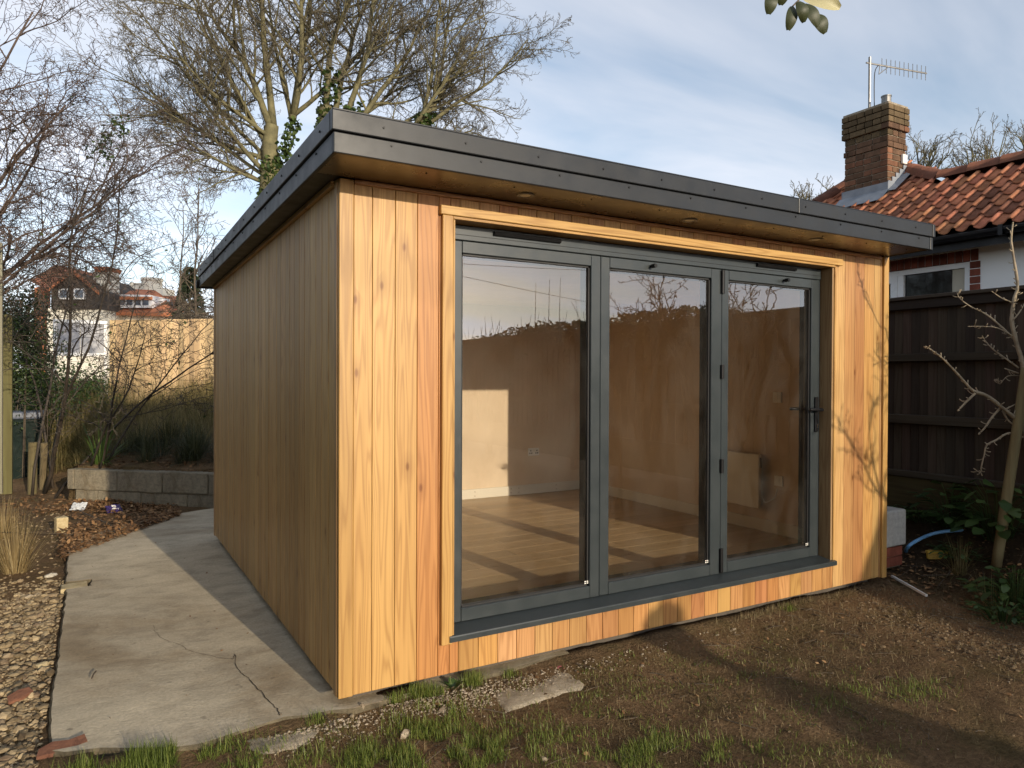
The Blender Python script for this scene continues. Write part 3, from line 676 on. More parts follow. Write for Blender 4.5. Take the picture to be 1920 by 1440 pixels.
# white framed shelter beyond the bank
sh_ = thing('garden_shelter', (-1.2, 12.6, .9), 'white painted shelter frame with grey panels beside the pale fence', 'shelter')
for x in (-1.62, -.80): bbox('post', x-.03, 12.5, .8, x+.03, 12.56, 2.47, 'white_frame', sh_, .004)
bbox('top_beam', -1.65, 12.495, 2.471, -.77, 12.565, 2.535, 'white_frame', sh_, .004)
bbox('middle_beam', -1.589, 12.51, 1.86, -.831, 12.55, 1.92, 'white_frame', sh_, .003)
bbox('panel', -1.588, 12.52, 1.921, -1.22, 12.535, 2.470, painted('grey_panel', (.33,.33,.36), .6), sh_, .003)
bbox('panel', -1.214, 12.52, 1.921, -.832, 12.535, 2.470, painted('grey_panel_b', (.36,.36,.38), .6), sh_, .003)
# ------------------------------------------------------------------ retaining wall of blocks
rw = thing('retaining_wall', ((WA.x+WB.x)/2, (WA.y+WB.y)/2, -.05), 'low grey concrete block retaining wall holding up the planted bank', 'wall')
ang = math.atan2(WD.y, WD.x); rr = random.Random(2)
for course, (z0, hgt) in enumerate(((-.13, .20), (.072, .262))):
    s = 0.0 if course else -.0; i = 0
    L0 = [.62, .63, .62, .64, .62, .63] if course else [.33, .62, .63, .62, .63, .64]
    s = 0.07 if course else .07
    for L in L0:
        me = bev_mesh(L-.012, .20, hgt-(.010 if course else .006), .010, 2, 'block')
        off = (0 if course else .012) + rr.uniform(-.006,.006)
        p = WA + WD*s + WN*off
        obj('block', me, None, rw, Matrix.Translation((p.x, p.y, z0+rr.uniform(-.004,.004))) @ Matrix.Rotation(ang+rr.uniform(-.006,.006), 4, 'Z'))
        s += L
    if course:
        p = WA + WD*-.035 + WN*.0
        obj('end_block', bev_mesh(.1, .44, hgt-.012, .012, 2, 'block'), None, rw, Matrix.Translation((p.x, p.y, z0)) @ Matrix.Rotation(ang-.06, 4, 'Z'))
p = WA + WD*.075 + WN*.03
obj('mortar', MB().box(0, 0, 0, 3.4, .14, .38), simple('old_mortar', (.22,.18,.12), (.33,.28,.2), 20, .9, .4, .01), rw, Matrix.Translation((p.x, p.y, -.06)) @ Matrix.Rotation(ang, 4, 'Z'))
# ------------------------------------------------------------------ neighbouring bungalow
bg_ = thing('bungalow', (9.5, 0, .7), 'white rendered bungalow with red pantile roof and brick chimney', 'house')
HX = 6.9; EX, EZ = 6.52, 2.985; PIT = R(37); tp = math.tan(PIT)
def onRoof(u, v):
    d = ray(u, v); t = (EZ - CAM.z - tp*(EX-CAM.x)) / (tp*d.x*-1 + d.z) * 1.0
    # z = EZ + tp (x-EX):  Cz + t dz = EZ + tp (Cx + t dx - EX)
    t = (EZ + tp*(CAM.x-EX) - CAM.z)/(d.z - tp*d.x)
    return CAM + d*t
MT['render_white'] = simple('white_render', (.74,.735,.72), (.82,.815,.80), 1.5, .85, .2, .004)
Y0, Y1 = -1.3, 9.0
WY0, WY1, WZ0, WZ1 = .81, 2.6, 1.55, 2.72
for a in ((HX, Y0, .3, HX+.25, WY0, 2.94), (HX, WY1, .3, HX+.25, Y1, 2.94), (HX+.0, WY0+.001, .3, HX+.25, WY1-.001, WZ0), (HX, WY0+.001, WZ1, HX+.25, WY1-.001, 2.94)):
    obj('wall', MB().box(*a), 'render_white', bg_)
obj('wall', MB().box(HX+.26, Y0, .3, HX+7.0, Y1, 2.93), 'render_white', bg_)
MT['brick'] = varied('red_brick', [(.1, (.10,.040,.028)), (.9, (.20,.075,.045))], .85)
m, t, b = new_mat('chimney_brick'); oi = nd(t, 'ShaderNodeObjectInfo'); v = ocoord(t)
f = noise_n(t, v, 9, 6, .65); c = mixc(t, 1.0, oi.outputs['Color'], ramp(t, f, [(.3, .6), (.55, 1.0), (.8, 1.35)]), 'MULTIPLY')
t.links.new(c, b.inputs['Base Color']); b.inputs['Roughness'].default_value = .9; b.inputs['Specular IOR Level'].default_value = .2; bump(t, b, noise_n(t, v, 60, 4), .5, .004); MT['cbrick'] = m
bk = random.Random(8)
def red(): k = bk.uniform(.7,1.25); return (.20*k, .062*k, .040*k)
y = WY0-.085; me = bev_mesh(.06, .071, .118, .004, 1, 'cbrick')
while y < WY1: obj('brick', me, None, bg_, Matrix.Translation((HX-.012, y, WZ1-.004)), red()); y += .079
z = WZ1-.083; me2 = bev_mesh(.06, .10, .070, .004, 1, 'cbrick')
while z > 1.5: obj('brick', me2, None, bg_, Matrix.Translation((HX-.0125, WY0-.105, z)), red()); z -= .079
win = obj('window', MB().box(HX+.02, WY0+.002, WZ1-.062, HX+.09, WY1-.002, WZ1-.005).box(HX+.02, WY0+.002, WZ0, HX+.09, WY0+.06, WZ1-.063).box(HX+.02, 1.53, WZ0, HX+.09, 1.60, WZ1-.063).box(HX+.02, WY1-.06, WZ0, HX+.09, WY1-.002, WZ1-.063).box(HX+.02, WY0+.06, WZ0, HX+.09, WY1-.06, WZ0+.06), 'white_frame', bg_)
obj('pane', MB().box(HX+.055, WY0+.061, WZ0+.061, HX+.065, 1.529, WZ1-.064), 'dark_glass', win)
bbox('pane', HX+.055, 1.68, 1.9, HX+.062, WY1-.14, WZ1-.145, 'dark_glass', win, 0)
mbw = MB()
for a in ((1.601, WZ1-.14, WY1-.061, WZ1-.0635), (1.601, 1.80, 1.678, WZ1-.1405), (1.679, 1.80, WY1-.061, 1.89)): mbw.box(HX+.012, a[0], a[1], HX+.07, a[2], a[3])
obj('sash', mbw, 'white_frame', win)
bbox('blind', HX+.050, WY0+.062, WZ0+.07, HX+.054, WY0+.20, WZ1-.066, painted('cream_blind', (.42,.38,.30), .7), win, 0)
# roof slope, built as a slab in the roof plane; tiles lie on it
UA = Vector((0, -1, 0)); VA = Vector((math.cos(PIT), 0, math.sin(PIT))); NA = Vector((-math.sin(PIT), 0, math.cos(PIT)))
RO = Vector((EX, 0, EZ))
def uv(p): q = p-RO; return (q.dot(UA), q.dot(VA))
def rp3(u, v, n=0): return RO + UA*u + VA*v + NA*n
ridge0 = uv(onRoof(1765, 334)); ridge1 = uv(onRoof(1925, 296)); peak = uv(onRoof(1702, 304)); hipA = uv(onRoof(1588, 347)); hipB = uv(onRoof(1530, 384))
RV = (ridge0[1]+ridge1[1])/2
pk = (peak[0]-.35, peak[1]+.10)
hipk = (hipB[1]-hipA[1])/(hipB[0]-hipA[0])
hip_end_u = hipB[0] - hipB[1]/hipk
poly = [(1.55, -.02), (1.55, RV), (ridge0[0], RV), (peak[0], peak[1]), pk, hipA, hipB, (hip_end_u, -.02)]
print('ROOF', [tuple(round(q, 2) for q in p) for p in poly])
mb = MB(); n = len(poly)
mb.v = [tuple(rp3(a, c, -.05)) for a, c in poly] + [tuple(rp3(a, c, -.09)) for a, c in poly]
mb.f = [tuple(range(n)), tuple(range(2*n-1, n-1, -1))] + [(i, n+i, n+(i+1) % n, (i+1) % n) for i in range(n)]
# back slope so that the roof is a whole
top = rp3(0, RV, -.05)
mb.quad((top.x, -1.55, top.z), (top.x, -ridge0[0], top.z), (top.x+(top.z-EZ)/tp, -ridge0[0], EZ), (top.x+(top.z-EZ)/tp, -1.55, EZ))
MT['roof_base'] = painted('dark_underlay', (.03,.02,.015), .9)
rf = obj('roof', mb, 'roof_base', bg_)
def inside(x, y, P):
    c = False; j = len(P)-1
    for i in range(len(P)):
        if (P[i][1] > y) != (P[j][1] > y) and x < (P[j][0]-P[i][0])*(y-P[i][1])/(P[j][1]-P[i][1])+P[i][0]: c = not c
        j = i
    return c
TW, TG, TL = .172, .225, .285
def pan_mesh():
    mb = MB(); prof = []
    K = 11
    for i in range(K+1):
        s = i/K
        h_ = (-.024*math.sin(math.pi*min(1, s/.62)) if s < .62 else .032*math.sin(math.pi*(s-.62)/.44))
        prof.append((s*TW*1.06, h_))
    for (v0, lift) in ((0, .030), (TL, -.004)):
        for (a, h_) in prof: mb.v.append((a, v0, h_+lift))
    for (a, h_) in prof: mb.v.append((a, 0.0, h_+.030-.016))
    k = K+1
    for i in range(K):
        mb.f.append((i, i+1, k+i+1, k+i)); mb.f.append((2*k+i, 2*k+i+1, i+1, i))
    mb.f.append((0, k, 2*k)) ; mb.f.append((K, 2*k+K, k+K))
    return mb.mesh('pantile', True)
pm = pan_mesh()
m, t, b = new_mat('pantile_clay'); oi = nd(t, 'ShaderNodeObjectInfo'); v = ocoord(t)
f = noise_n(t, v, 7, 6, .7); g2 = noise_n(t, v, 2.2, 4, .6)
c = mixc(t, 1.0, oi.outputs['Color'], ramp(t, f, [(.3, .6), (.55, 1.0), (.8, 1.3)]), 'MULTIPLY')
c = mixc(t, ramp(t, g2, [(.5, 0.0), (.68, .5)]), c, (.075,.045,.030))
t.links.new(c, b.inputs['Base Color']); b.inputs['Roughness'].default_value = .8; b.inputs['Specular IOR Level'].default_value = .25; bump(t, b, f, .4, .006); pm.materials.append(m); MT['clay'] = m
# the chimney stands on the slope
P0 = onRoof(1664, 365); cx0, cy0 = P0.x, P0.y
cy1 = onX(1582, 372, cx0).y; cx1 = onY(1699, 330, cy0).x; ctop = onX(1671, 191, cx0).z
print('CHIM', cx0, cy0, cx1, cy1, P0.z, ctop)
rotR = Matrix((( UA.x, VA.x, NA.x, 0), (UA.y, VA.y, NA.y, 0), (UA.z, VA.z, NA.z, 0), (0,0,0,1)))
tr_ = random.Random(9); nt_ = 0; far_mb = MB(); far_n = 0
row = 0
while row*TG < RV+1.2:
    u = hip_end_u - .1; v = row*TG - .03
    while u < 1.45:
        cu, cv = u+TW/2, v+TG*.5
        if inside(cu, cv, poly) and inside(cu, cv+TG*.42, poly):
            p = rp3(cu, cv)
            if not (cx0+.02 < p.x < cx1-.02 and cy0-.0 < p.y < cy1-.02):
                k = tr_.uniform(.75, 1.2); cc = (.50*k, .20*k*tr_.uniform(.9,1.1), .105*k)
                if tr_.random() < .16: cc = (.26*k, .11*k, .066*k)
                o = obj('roof_tile', pm, None, rf, Matrix.Translation(rp3(u, v, 0)) @ rotR @ Matrix.Rotation(tr_.uniform(-.012,.012), 4, 'Z'), cc); nt_ += 1
        u += TW
    row += 1
print('TILES', nt_)
def ridge_run(a, b_, n_=None, lift=.02):
    A_, B_ = Vector(a), Vector(b_); L = (B_-A_).length; k = max(1, int(L/.33)); d = (B_-A_).normalized()
    for i in range(k):
        s0 = A_ + d*(i*L/k); mb = MB(); r0, r1 = .125, .112
        side = d.cross(Vector((0,0,1))).normalized(); upv = side.cross(d).normalized()
        ringpts = []
        for r_, off in ((r0, 0.0), (r1, L/k+.03)):
            for thick in (0, -.016):
                ringpts.append([s0 + d*off + side*((r_+thick)*math.cos(math.pi*j/8)) + upv*((r_+thick)*math.sin(math.pi*j/8)*.95 + lift-.045) for j in range(9)])
        for rg in ringpts: mb.v += [tuple(q) for q in rg]
        for j in range(8):
            mb.f.append((j, j+1, 18+j+1, 18+j)); mb.f.append((9+j, j+0+9+1-0, j+1, j) if False else (9+j+1, 9+j, j, j+1))
        k_ = tr_.uniform(.7,1.15)
        obj('ridge_tile', mb, 'clay', rf, color=(.21*k_, .085*k_, .052*k_), smooth=True)
ridge_run(rp3(ridge0[0], RV), rp3(1.55, RV))
obj('gable_wall', MB().prism([(HX+.0, 2.941), (HX+7, 2.941), (top.x, top.z-.15)], -1.299, -1.1, 'y'), 'render_white', bg_); ridge_run(rp3(*pk), rp3(ridge0[0], RV+.01)); ridge_run(rp3(*hipB), rp3(*hipA)); ridge_run(rp3(*hipA), rp3(*pk))
# chimney stack, brick by brick on the two faces that show
ch = obj('chimney', MB().box(cx0+.012, cy0+.012, P0.z-.9, cx1-.012, cy1-.012, ctop-.02), simple('lime_mortar', (.20,.165,.12), (.34,.29,.22), 18, .95, .3, .005), bg_)
CH = .0765; ncourse = int((ctop-(P0.z-.55))/CH)
def cb(x0, y0, z0, x1, y1, z1, top=False):
    k = bk.uniform(.7, 1.2); c = (.135*k, .078*k, .048*k) if bk.random() < .8 else (.19*k, .09*k, .052*k)
    if top: c = (.125*k, .088*k, .048*k)
    me = bev_mesh(round(x1-x0, 3), round(y1-y0, 3), .0665, .004, 1, 'cbrick')
    obj('brick', me, None, ch, Matrix.Translation((x0, y0, z0)), c)
for i in range(ncourse):
    z0 = ctop - (i+1)*CH; o = .03 if i < 4 else (.012 if i == 6 else 0.0)
    X0, X1, Yb, Ye = cx0-o, cx1+o, cy0-o, cy1+o
    odd = i % 2
    ya = Yb if odd == 0 else Yb+.102
    # face towards us (-x): along y
    step = [.225, .225, .113]; y = ya; j = i
    while y < Ye-.02:
        L = step[j % 3] if i % 4 else .113
        if i < 4 and i == 2: L = .113
        y2 = min(y+L, Ye)
        if Ye-y2 < .05: y2 = Ye
        cb(X0, y, z0, X0+.102, y2-.010, z0+CH, i < 5); y = y2; j += 1
    x = X0+.112 if odd == 0 else X0; j = i+1
    while x < X1-.02:
        L = step[j % 3]; x2 = min(x+L, X1)
        if X1-x2 < .05: x2 = X1
        cb(x, Yb, z0, x2-.010, Yb+.102, z0+CH, i < 3); x = x2; j += 1
    # plain bricks on the two hidden faces
    if i % 1 == 0:
        cb(X1-.100, Yb+.105, z0, X1, Ye, z0+CH); cb(X0+.105, Ye-.10, z0, X1-.102, Ye, z0+CH)
obj('chimney_cap', MB().box(cx0-.01, cy0-.01, ctop-.012, cx1+.01, cy1+.01, ctop+.022), 'rubble', bg_)
# lead flashing round its foot
fb = MB()
zq = lambda x: EZ + tp*(x-EX)
fb.box(cx0-.016, cy0-.016, zq(cx0)-.10, cx0-.004, cy1+.02, zq(cx0)+.16); fb.poly([(cx0-.19, cy0-.03, zq(cx0-.19)+.055), (cx0-.19, cy1+.05, zq(cx0-.19)+.055), (cx0-.012, cy1+.05, zq(cx0)+.07), (cx0-.012, cy0-.03, zq(cx0)+.07)])
k_ = 5
for i in range(k_):
    a = cx0 + (cx1-cx0)*i/k_; b_ = cx0 + (cx1-cx0)*(i+1)/k_
    fb.box(a, cy0-.014, zq(a)-.1, b_, cy0-.003, zq(b_)+.12)
fb.poly([(cx0-.03, cy0-.12, zq(cx0-.03)+.06), (cx1+.1, cy0-.12, zq(cx1+.1)+.06), (cx1+.1, cy0-.008, zq(cx1+.1)+.07), (cx0-.03, cy0-.008, zq(cx0-.03)+.07)])
obj('flashing', fb, 'lead', bg_)
# flue
fp = onX(1660, 187, cx0+.2)
mb = MB(); mb.tube([(cx0+.22, fp.y, ctop-.01), (cx0+.22, fp.y, ctop+.17)], [.058,.058], 16); mb.tube([(cx0+.22, fp.y, ctop+.171), (cx0+.22, fp.y, ctop+.185)], [.064,.064], 16)
obj('flue', mb, 'steel', bg_, smooth=False)
bbox('junction_box', cx1-.12, cy0-.035, zq(cx1)+.13, cx1-.03, cy0-.001, zq(cx1)+.25, 'white_plastic', bg_, .006)
# gutter
gb = MB(); gp = []
for i in range(9): th = math.pi + math.pi*i/8; gp.append((EX-.02+.062*math.cos(th), EZ-.055+.062*math.sin(th)))
gp2 = [(EX-.02+.054*math.cos(math.pi+math.pi*i/8), EZ-.05+.054*math.sin(math.pi+math.pi*i/8)) for i in range(8, -1, -1)]
gb.prism(gp+gp2, Y0-.2, -hip_end_u, 'y'); obj('gutter', gb, 'black', bg_)
obj('fascia_board', MB().box(EX+.045, Y0-.2, EZ-.19, EX+.07, -hip_end_u, EZ-.02), 'black', bg_)
obj('soffit_board', MB().box(EX+.071, Y0-.2, 2.905, HX-.001, -hip_end_u, 2.93), 'render_white', bg_)
for y in (.3, 1.4, -.6): obj('gutter_bracket', MB().box(EX-.088, y-.02, EZ-.12, EX-.078, y+.02, EZ-.03).box(EX-.088, y-.02, EZ-.128, EX+.045, y+.02, EZ-.12), 'black', bg_)
# television aerial on the stack
p_top = onX(1631, 107, cx0+.15); p_bot = Vector((p_top.x, p_top.y, ctop-.1))
ta = thing('television_aerial', p_bot, 'metal television aerial on a mast above the brick chimney', 'aerial')
obj('mast', MB().tube([p_bot, p_top], .017, 8), 'steel', ta)
b0 = onX(1628, 120, cx0+.15); b1 = onX(1737, 127, cx0-1.2)
b0 = Vector((p_top.x, p_top.y, b0.z)); bd = (onZ(1737, 126, b0.z)-b0); bd.z = 0
# boom leaves the mast towards the camera's right
end = b0 + Vector((.62, -.78, 0)).normalized()*1.05
best = None
for k in range(-90, 91, 3):
    dd = Vector((math.cos(R(k)), math.sin(R(k)), 0)); q = b0+dd*.95; d = q-CAM; px = 960+FPX*d.dot(RT)/d.dot(FW)
    if best is None or abs(px-1737) < best[0]: best = (abs(px-1737), dd)
bd = best[1]
obj('boom', MB().tube([b0-bd*.06, b0+bd*.96], .011, 6), 'steel', ta)
perp = Vector((0,0,1)); eb = []
for i in range(11):
    q = b0+bd*(.20+i*.0745); obj('element', MB().tube([q-perp*.095, q+perp*.095], .0045, 5), 'steel', ta)
obj('reflector', MB().tube([b0+bd*.17+Vector((0,0,.01)), b0+bd*.15-Vector((0,0,.12))], .006, 5).tube([b0+bd*.15-Vector((0,0,.12)), b0+bd*.30-Vector((0,0,.01))], .006, 5), 'steel', ta)
obj('cable', MB().tube(smooth_path([b0+bd*.15, b0+bd*.09-Vector((0,0,.08)), b0+bd*.075-Vector((0,0,.25)), b0+bd*.08-Vector((0,0,.55))], 4), .006, 5), 'black', ta)
# ------------------------------------------------------------------ houses far off on the left
MT['far_white'] = simple('far_white_render', (.66,.62,.52), (.76,.72,.62), 1, .9, 0)
MT['far_tile'] = simple('far_red_tiles', (.36,.12,.055), (.50,.19,.085), 3, .9, .3, .05)
MT['far_dark'] = simple('far_dark_boarding', (.045,.036,.03), (.085,.07,.058), 2, .9, .2, .03)
def P_(u, v, d): return at(u, v, d)
# house A: white ground floor, dark boarded gable, red roof
dA = 34.0
hb = P_(140, 690, dA); hA = thing('gabled_house', (hb.x, hb.y, 1.0), 'distant white house with dark boarded gable and red tiled roof', 'house')
FDIR = Vector((FW.x, FW.y, 0)).normalized(); RDIR = Vector((RT.x, RT.y, 0)).normalized()
def hpoly(pix, d, back, name, mat, parent):
    """a wall or roof piece: outline at its distance, with real thickness away from us"""
    pts = [P_(u, v, d) for u, v in pix]; mb = MB(); n = len(pts)
    mb.v = [tuple(p) for p in pts] + [tuple(p+FDIR*back) for p in pts]
    mb.f = [tuple(range(n)), tuple(range(2*n-1, n-1, -1))] + [(i, n+i, n+(i+1) % n, (i+1) % n) for i in range(n)]
    return obj(name, mb, mat, parent)
def slope(pix_lo, pix_hi, d0, d1, name, mat, parent, th=.15):
    lo = [P_(u, v, d0) for u, v in pix_lo]; hi = [P_(u, v, d1) for u, v in pix_hi]; pts = lo + hi[::-1]; mb = MB(); n = len(pts)
    mb.v = [tuple(p) for p in pts] + [tuple(p-Vector((0,0,th))) for p in pts]
    mb.f = [tuple(range(n)), tuple(range(2*n-1, n-1, -1))] + [(i, n+i, n+(i+1) % n, (i+1) % n) for i in range(n)]
    return obj(name, mb, mat, parent)
hpoly([(88,578),(185,578),(185,720),(88,720)], dA, 6, 'wall', 'far_white', hA)
hpoly([(96,579),(96,535),(135,508),(184,546),(184,579)], dA-.15, 5, 'gable', 'far_dark', hA)
slope([(92,540),(136,506)], [(60,524),(104,496)], dA-.4, dA+6, 'roof', 'far_tile', hA); slope([(136,506),(187,548)], [(104,496),(175,512)], dA-.4, dA+6, 'roof', 'far_tile', hA)
slope([(62,700),(92,700)], [(64,540),(95,530)], dA+.5, dA+4, 'tiled_wall', 'far_tile', hA)
for u0, u1 in ((110,128),(138,158)):
    f = hpoly([(u0,541),(u1,541),(u1,561),(u0,561)], dA-.3, .14, 'window', 'white_frame', hA); hpoly([(u0+3,544),(u1-3,544),(u1-3,558),(u0+3,558)], dA-.33, .02, 'pane', 'far_glass', f)
c_ = hpoly([(175,508),(203,508),(203,550),(175,550)], dA+1, 1.0, 'chimney', 'far_white', hA); hpoly([(174,500),(204,500),(200,509),(178,509)], dA+.9, 1.2, 'chimney_cap', 'far_tile', c_)
# house B: long red roof with a white dormer
dB = 36.0; hb = P_(260, 690, dB); hB = thing('dormer_house', (hb.x, hb.y, 1.0), 'distant house with red roof and a white four-pane dormer window', 'house')
hpoly([(160,580),(336,584),(336,720),(160,720)], dB, 6, 'wall', 'far_white', hB)
slope([(155,584),(340,588)], [(205,540),(290,544)], dB-.5, dB+3, 'roof', 'far_tile', hB); slope([(205,540),(290,544)], [(160,572),(338,576)], dB+3, dB+6.5, 'roof', 'far_tile', hB)
d_ = hpoly([(218,552),(282,553),(282,577),(218,577)], dB-.2, 2.0, 'dormer', 'white_frame', hB)
for i in range(4): u = 222+i*15; hpoly([(u,556),(u+11,556),(u+11,572),(u,572)], dB-.23, .02, 'pane', 'far_glass', d_)
slope([(214,556),(286,557)], [(222,544),(278,546)], dB-.3, dB+2, 'dormer_roof', 'far_tile', hB)
# house C: tall white rounded stack and flat roof beyond, low red roof on the right
dC = 44.0; hb = P_(285, 690, dC); hC = thing('white_house', (hb.x, hb.y, 1.0), 'distant white rounded building standing behind the red dormer roof', 'house')
mb = MB(); a_ = P_(285, 552, dC); r_ = 18/FPX*dC*1.0
mb.tube([Vector((a_.x, a_.y, .5)), Vector((a_.x, a_.y, P_(285,527,dC).z))], [r_, r_], 20); obj('tower', mb, 'far_white', hC); mb = MB(); zt_ = P_(285,527,dC).z
mb.tube([Vector((a_.x, a_.y, zt_)), Vector((a_.x, a_.y, zt_+.15))], [r_*1.08]*2, 20); obj('parapet', mb, 'far_white', hC)
hpoly([(243,530),(270,530),(270,600),(243,600)], dC, 4, 'wall', 'far_white', hC)
dD = 40.0; hb = P_(330, 690, dD); hD = thing('low_house', (hb.x, hb.y, 1.0), 'distant low red roofed house with a dark rooflight', 'house')
hpoly([(300,580),(352,582),(352,720),(300,720)], dD, 4, 'wall', 'far_white', hD); slope([(298,586),(356,588)], [(304,554),(340,556)], dD-.4, dD+3, 'roof', 'far_tile', hD)
slope([(310,572),(325,572)], [(308,563),(322,563)], dD+.55, dD+1.5, 'rooflight', 'dark_glass', hD, .06)
# ------------------------------------------------------------------ plants
def rot_dir(d, ang, rng):
    a = d.orthogonal().normalized(); b_ = d.cross(a); th = rng.uniform(0, 2*math.pi)
    return (d*math.cos(ang) + (a*math.cos(th)+b_*math.sin(th))*math.sin(ang)).normalized()
def grow(mbs, p, d, L, r, lev, rng, S, tips=None):
    """one branch and, from it, its side branches; S holds the habit"""
    n = S['n'][lev]; step = L/n; pts = [p.copy()]; rad = [r]; dirs = [d.copy()]
    for i in range(n):
        wv = S['wig'][lev]
        d = (d + Vector((rng.gauss(0, wv), rng.gauss(0, wv), rng.gauss(0, wv) + S['trop'][lev]))).normalized()
        p = p + d*step; pts.append(p.copy()); dirs.append(d.copy())
        rad.append(max(S['rmin'], r*(1-(1-S['tip'][lev])*(i+1)/n)))
    mbs[min(lev, len(mbs)-1)].tube(pts, rad, S['sides'][lev], cap=(lev == 0))
    if tips is not None and lev >= S['tiplev']: tips.append((pts[-1], d))
    if lev+1 < len(S['n']):
        k = S['kids'][lev]; k = int(k) + (1 if rng.random() < k-int(k) else 0)
        for j in range(k):
            t = S['t0'][lev] + (1-S['t0'][lev])*(j+rng.random())/k
            x = t*n; i = min(int(x), n-1); q = pts[i].lerp(pts[i+1], x-i); dd = dirs[i+1]
            nd_ = rot_dir(dd, R(rng.uniform(*S['ang'][lev])), rng)
            if 'bias' in S: nd_ = (nd_ + S['bias']*S.get('biasw', .2)).normalized()
            if 'keep' in S and not S['keep'](q): continue
            nl = L*S['ratio'][lev]*rng.uniform(.6, 1.1)*(1-.35*t)
            nr = max(S['rmin'], min(rad[i]*.75, r*S['rr'][lev]*rng.uniform(.7,1.1)))
            grow(mbs, q, nd_, nl, nr, lev+1, rng, S, tips)
def leaf_cloud(mb, centers, n, spread, size, rng, flat=.5, aspect=.55):
    for _ in range(n):
        c = rng.choice(centers); q = Vector(c) + Vector((rng.gauss(0, spread), rng.gauss(0, spread), rng.gauss(0, spread)))
        add_leaf(mb, q, size*rng.uniform(.6, 1.3), rng, aspect)
def add_leaf(mb, q, s, rng, aspect=.55, d=None, nrm=None):
    d = d or Vector((rng.gauss(0,1), rng.gauss(0,1), rng.gauss(-.2,.8))).normalized()
    a = nrm.cross(d).normalized() if nrm is not None else rot_dir(d, math.pi/2, rng)
    n_ = d.cross(a); w_ = s*aspect/2
    mb.poly([q, q+d*s*.35+a*w_+n_*s*.06, q+d*s*.75+a*w_*.7+n_*s*.04, q+d*s, q+d*s*.75-a*w_*.7+n_*s*.04, q+d*s*.35-a*w_+n_*s*.06])
def blade(mb, p, d, L, w_, droop, rng, seg=4):
    d = Vector(d).normalized(); side = d.cross(Vector((0,0,1)))
    side = side.normalized() if side.length > 1e-3 else Vector((1,0,0))
    n0 = len(mb.v); q = Vector(p)
    for i in range(seg+1):
        t = i/seg; ww = w_*(1-t)**.7 if i else w_*.8
        a = q-side*ww; b_ = q+side*ww
        if i == seg: mb.v.append((q.x, q.y, q.z))
        else: mb.v.append((a.x, a.y, a.z)); mb.v.append((b_.x, b_.y, b_.z))
        d = (d + Vector((0,0,-droop*(.4+t)))).normalized(); q = q + d*(L/seg)
    for i in range(seg-1): mb.f.append((n0+2*i, n0+2*i+1, n0+2*i+3, n0+2*i+2))
    mb.f.append((n0+2*(seg-1), n0+2*(seg-1)+1, n0+2*seg))
def tuft(mb, p, n, L, w_, spread, droop, rng, r0=.06, seg=4):
    for _ in range(n):
        th = rng.uniform(0, 2*math.pi); lean = abs(rng.gauss(0, spread))
        d = Vector((math.cos(th)*math.sin(lean), math.sin(th)*math.sin(lean), math.cos(lean)))
        rr_ = r0*math.sqrt(rng.random())
        blade(mb, (p.x+rr_*math.cos(th), p.y+rr_*math.sin(th), p.z-.02), d, L*rng.uniform(.5, 1.1), w_*rng.uniform(.6,1.2), droop*rng.uniform(.4,1.5), rng, seg)

# big bare trees behind the room ------------------------------------------------
def make_tree(name, label, base, limbs, seed, S, trunk_pts, trunk_r, group=None, barkm='bark', twigm='treetwig', ivy=None, cat='tree'):
    rng = random.Random(seed); o = thing(name, base, label, cat, group)
    tm = MB(); tm.tube(smooth_path(trunk_pts, 4), [trunk_r*(1-.35*i/(len(trunk_pts)*4-4)) for i in range(len(trunk_pts)*4-3)], 10)
    obj('trunk', tm, barkm, o, smooth=True)
    lm, cm_ = MB(), MB()
    for (p, d, L, r) in limbs: grow([lm, lm, cm_], Vector(p), Vector(d).normalized(), L, r, 0, rng, S)
    obj('limbs', lm, barkm, o, smooth=True); obj('crown', cm_, twigm, o)
    if ivy:
        im = MB()
        for (p, q, r, n_) in ivy:
            p, q = Vector(p), Vector(q)
            for _ in range(n_):
                t = rng.random(); c = p.lerp(q, t); th = rng.uniform(0, 6.283); rr_ = r*rng.uniform(.7, 1.35)*(1-.35*t)
                add_leaf(im, c+Vector((math.cos(th)*rr_, math.sin(th)*rr_, 0)), .13*rng.uniform(.6,1.3), rng, .8)
        obj('ivy', im, 'ivy', o)
    return o
dT = 21.0
def tp_(u, v, d=dT): return at(u, v, d)
S_big = dict(n=[10,8,6,5,4], wig=[.075,.10,.12,.14,.16], trop=[.03,.035,.03,.025,.01], tip=[.22,.25,.3,.45,.6], rmin=.0048, sides=[7,5,4,3,3],
             kids=[12,8,5.6,2.8,0], t0=[.10,.08,.10,.1,0], ang=[(22,62),(22,58),(25,58),(25,60),(0,0)], ratio=[.60,.60,.56,.52,0], rr=[.46,.46,.5,.6,0], tiplev=9)
g0 = tp_(506, 420); base = Vector((g0.x, g0.y, 1.0))
f1 = tp_(507, 285); f2 = tp_(548, 232)
limbs = []
def limb(a, b_, r, fwd=0.0, k=1.0):
    p = tp_(*a); q = tp_(*b_) + Vector((FW.x, FW.y, 0))*fwd
    limbs.append((p, q-p, (q-p).length*k, r*.72))
limb((505,330),(330,150),.11,-1.5); limb((500,300),(260,230),.10,1); limb((503,270),(300,70),.12,1.5); limb((508,240),(400,-40),.15,-1); limb((512,235),(480,-120),.16,.5)
limb((505,345),(300,300),.075,-1); limb((548,225),(560,-140),.16,1); limb((550,215),(660,-90),.14,-1.2); limb((548,230),(470,-60),.11,2); limb((552,215),(760,-20),.10,1.5); limb((510,260),(360,180),.09,-2.5)
limb((505,335),(215,150),.085,0); limb((503,300),(200,40),.095,1); limb((506,280),(250,-60),.1,-1); limb((504,345),(230,270),.07,1.5)
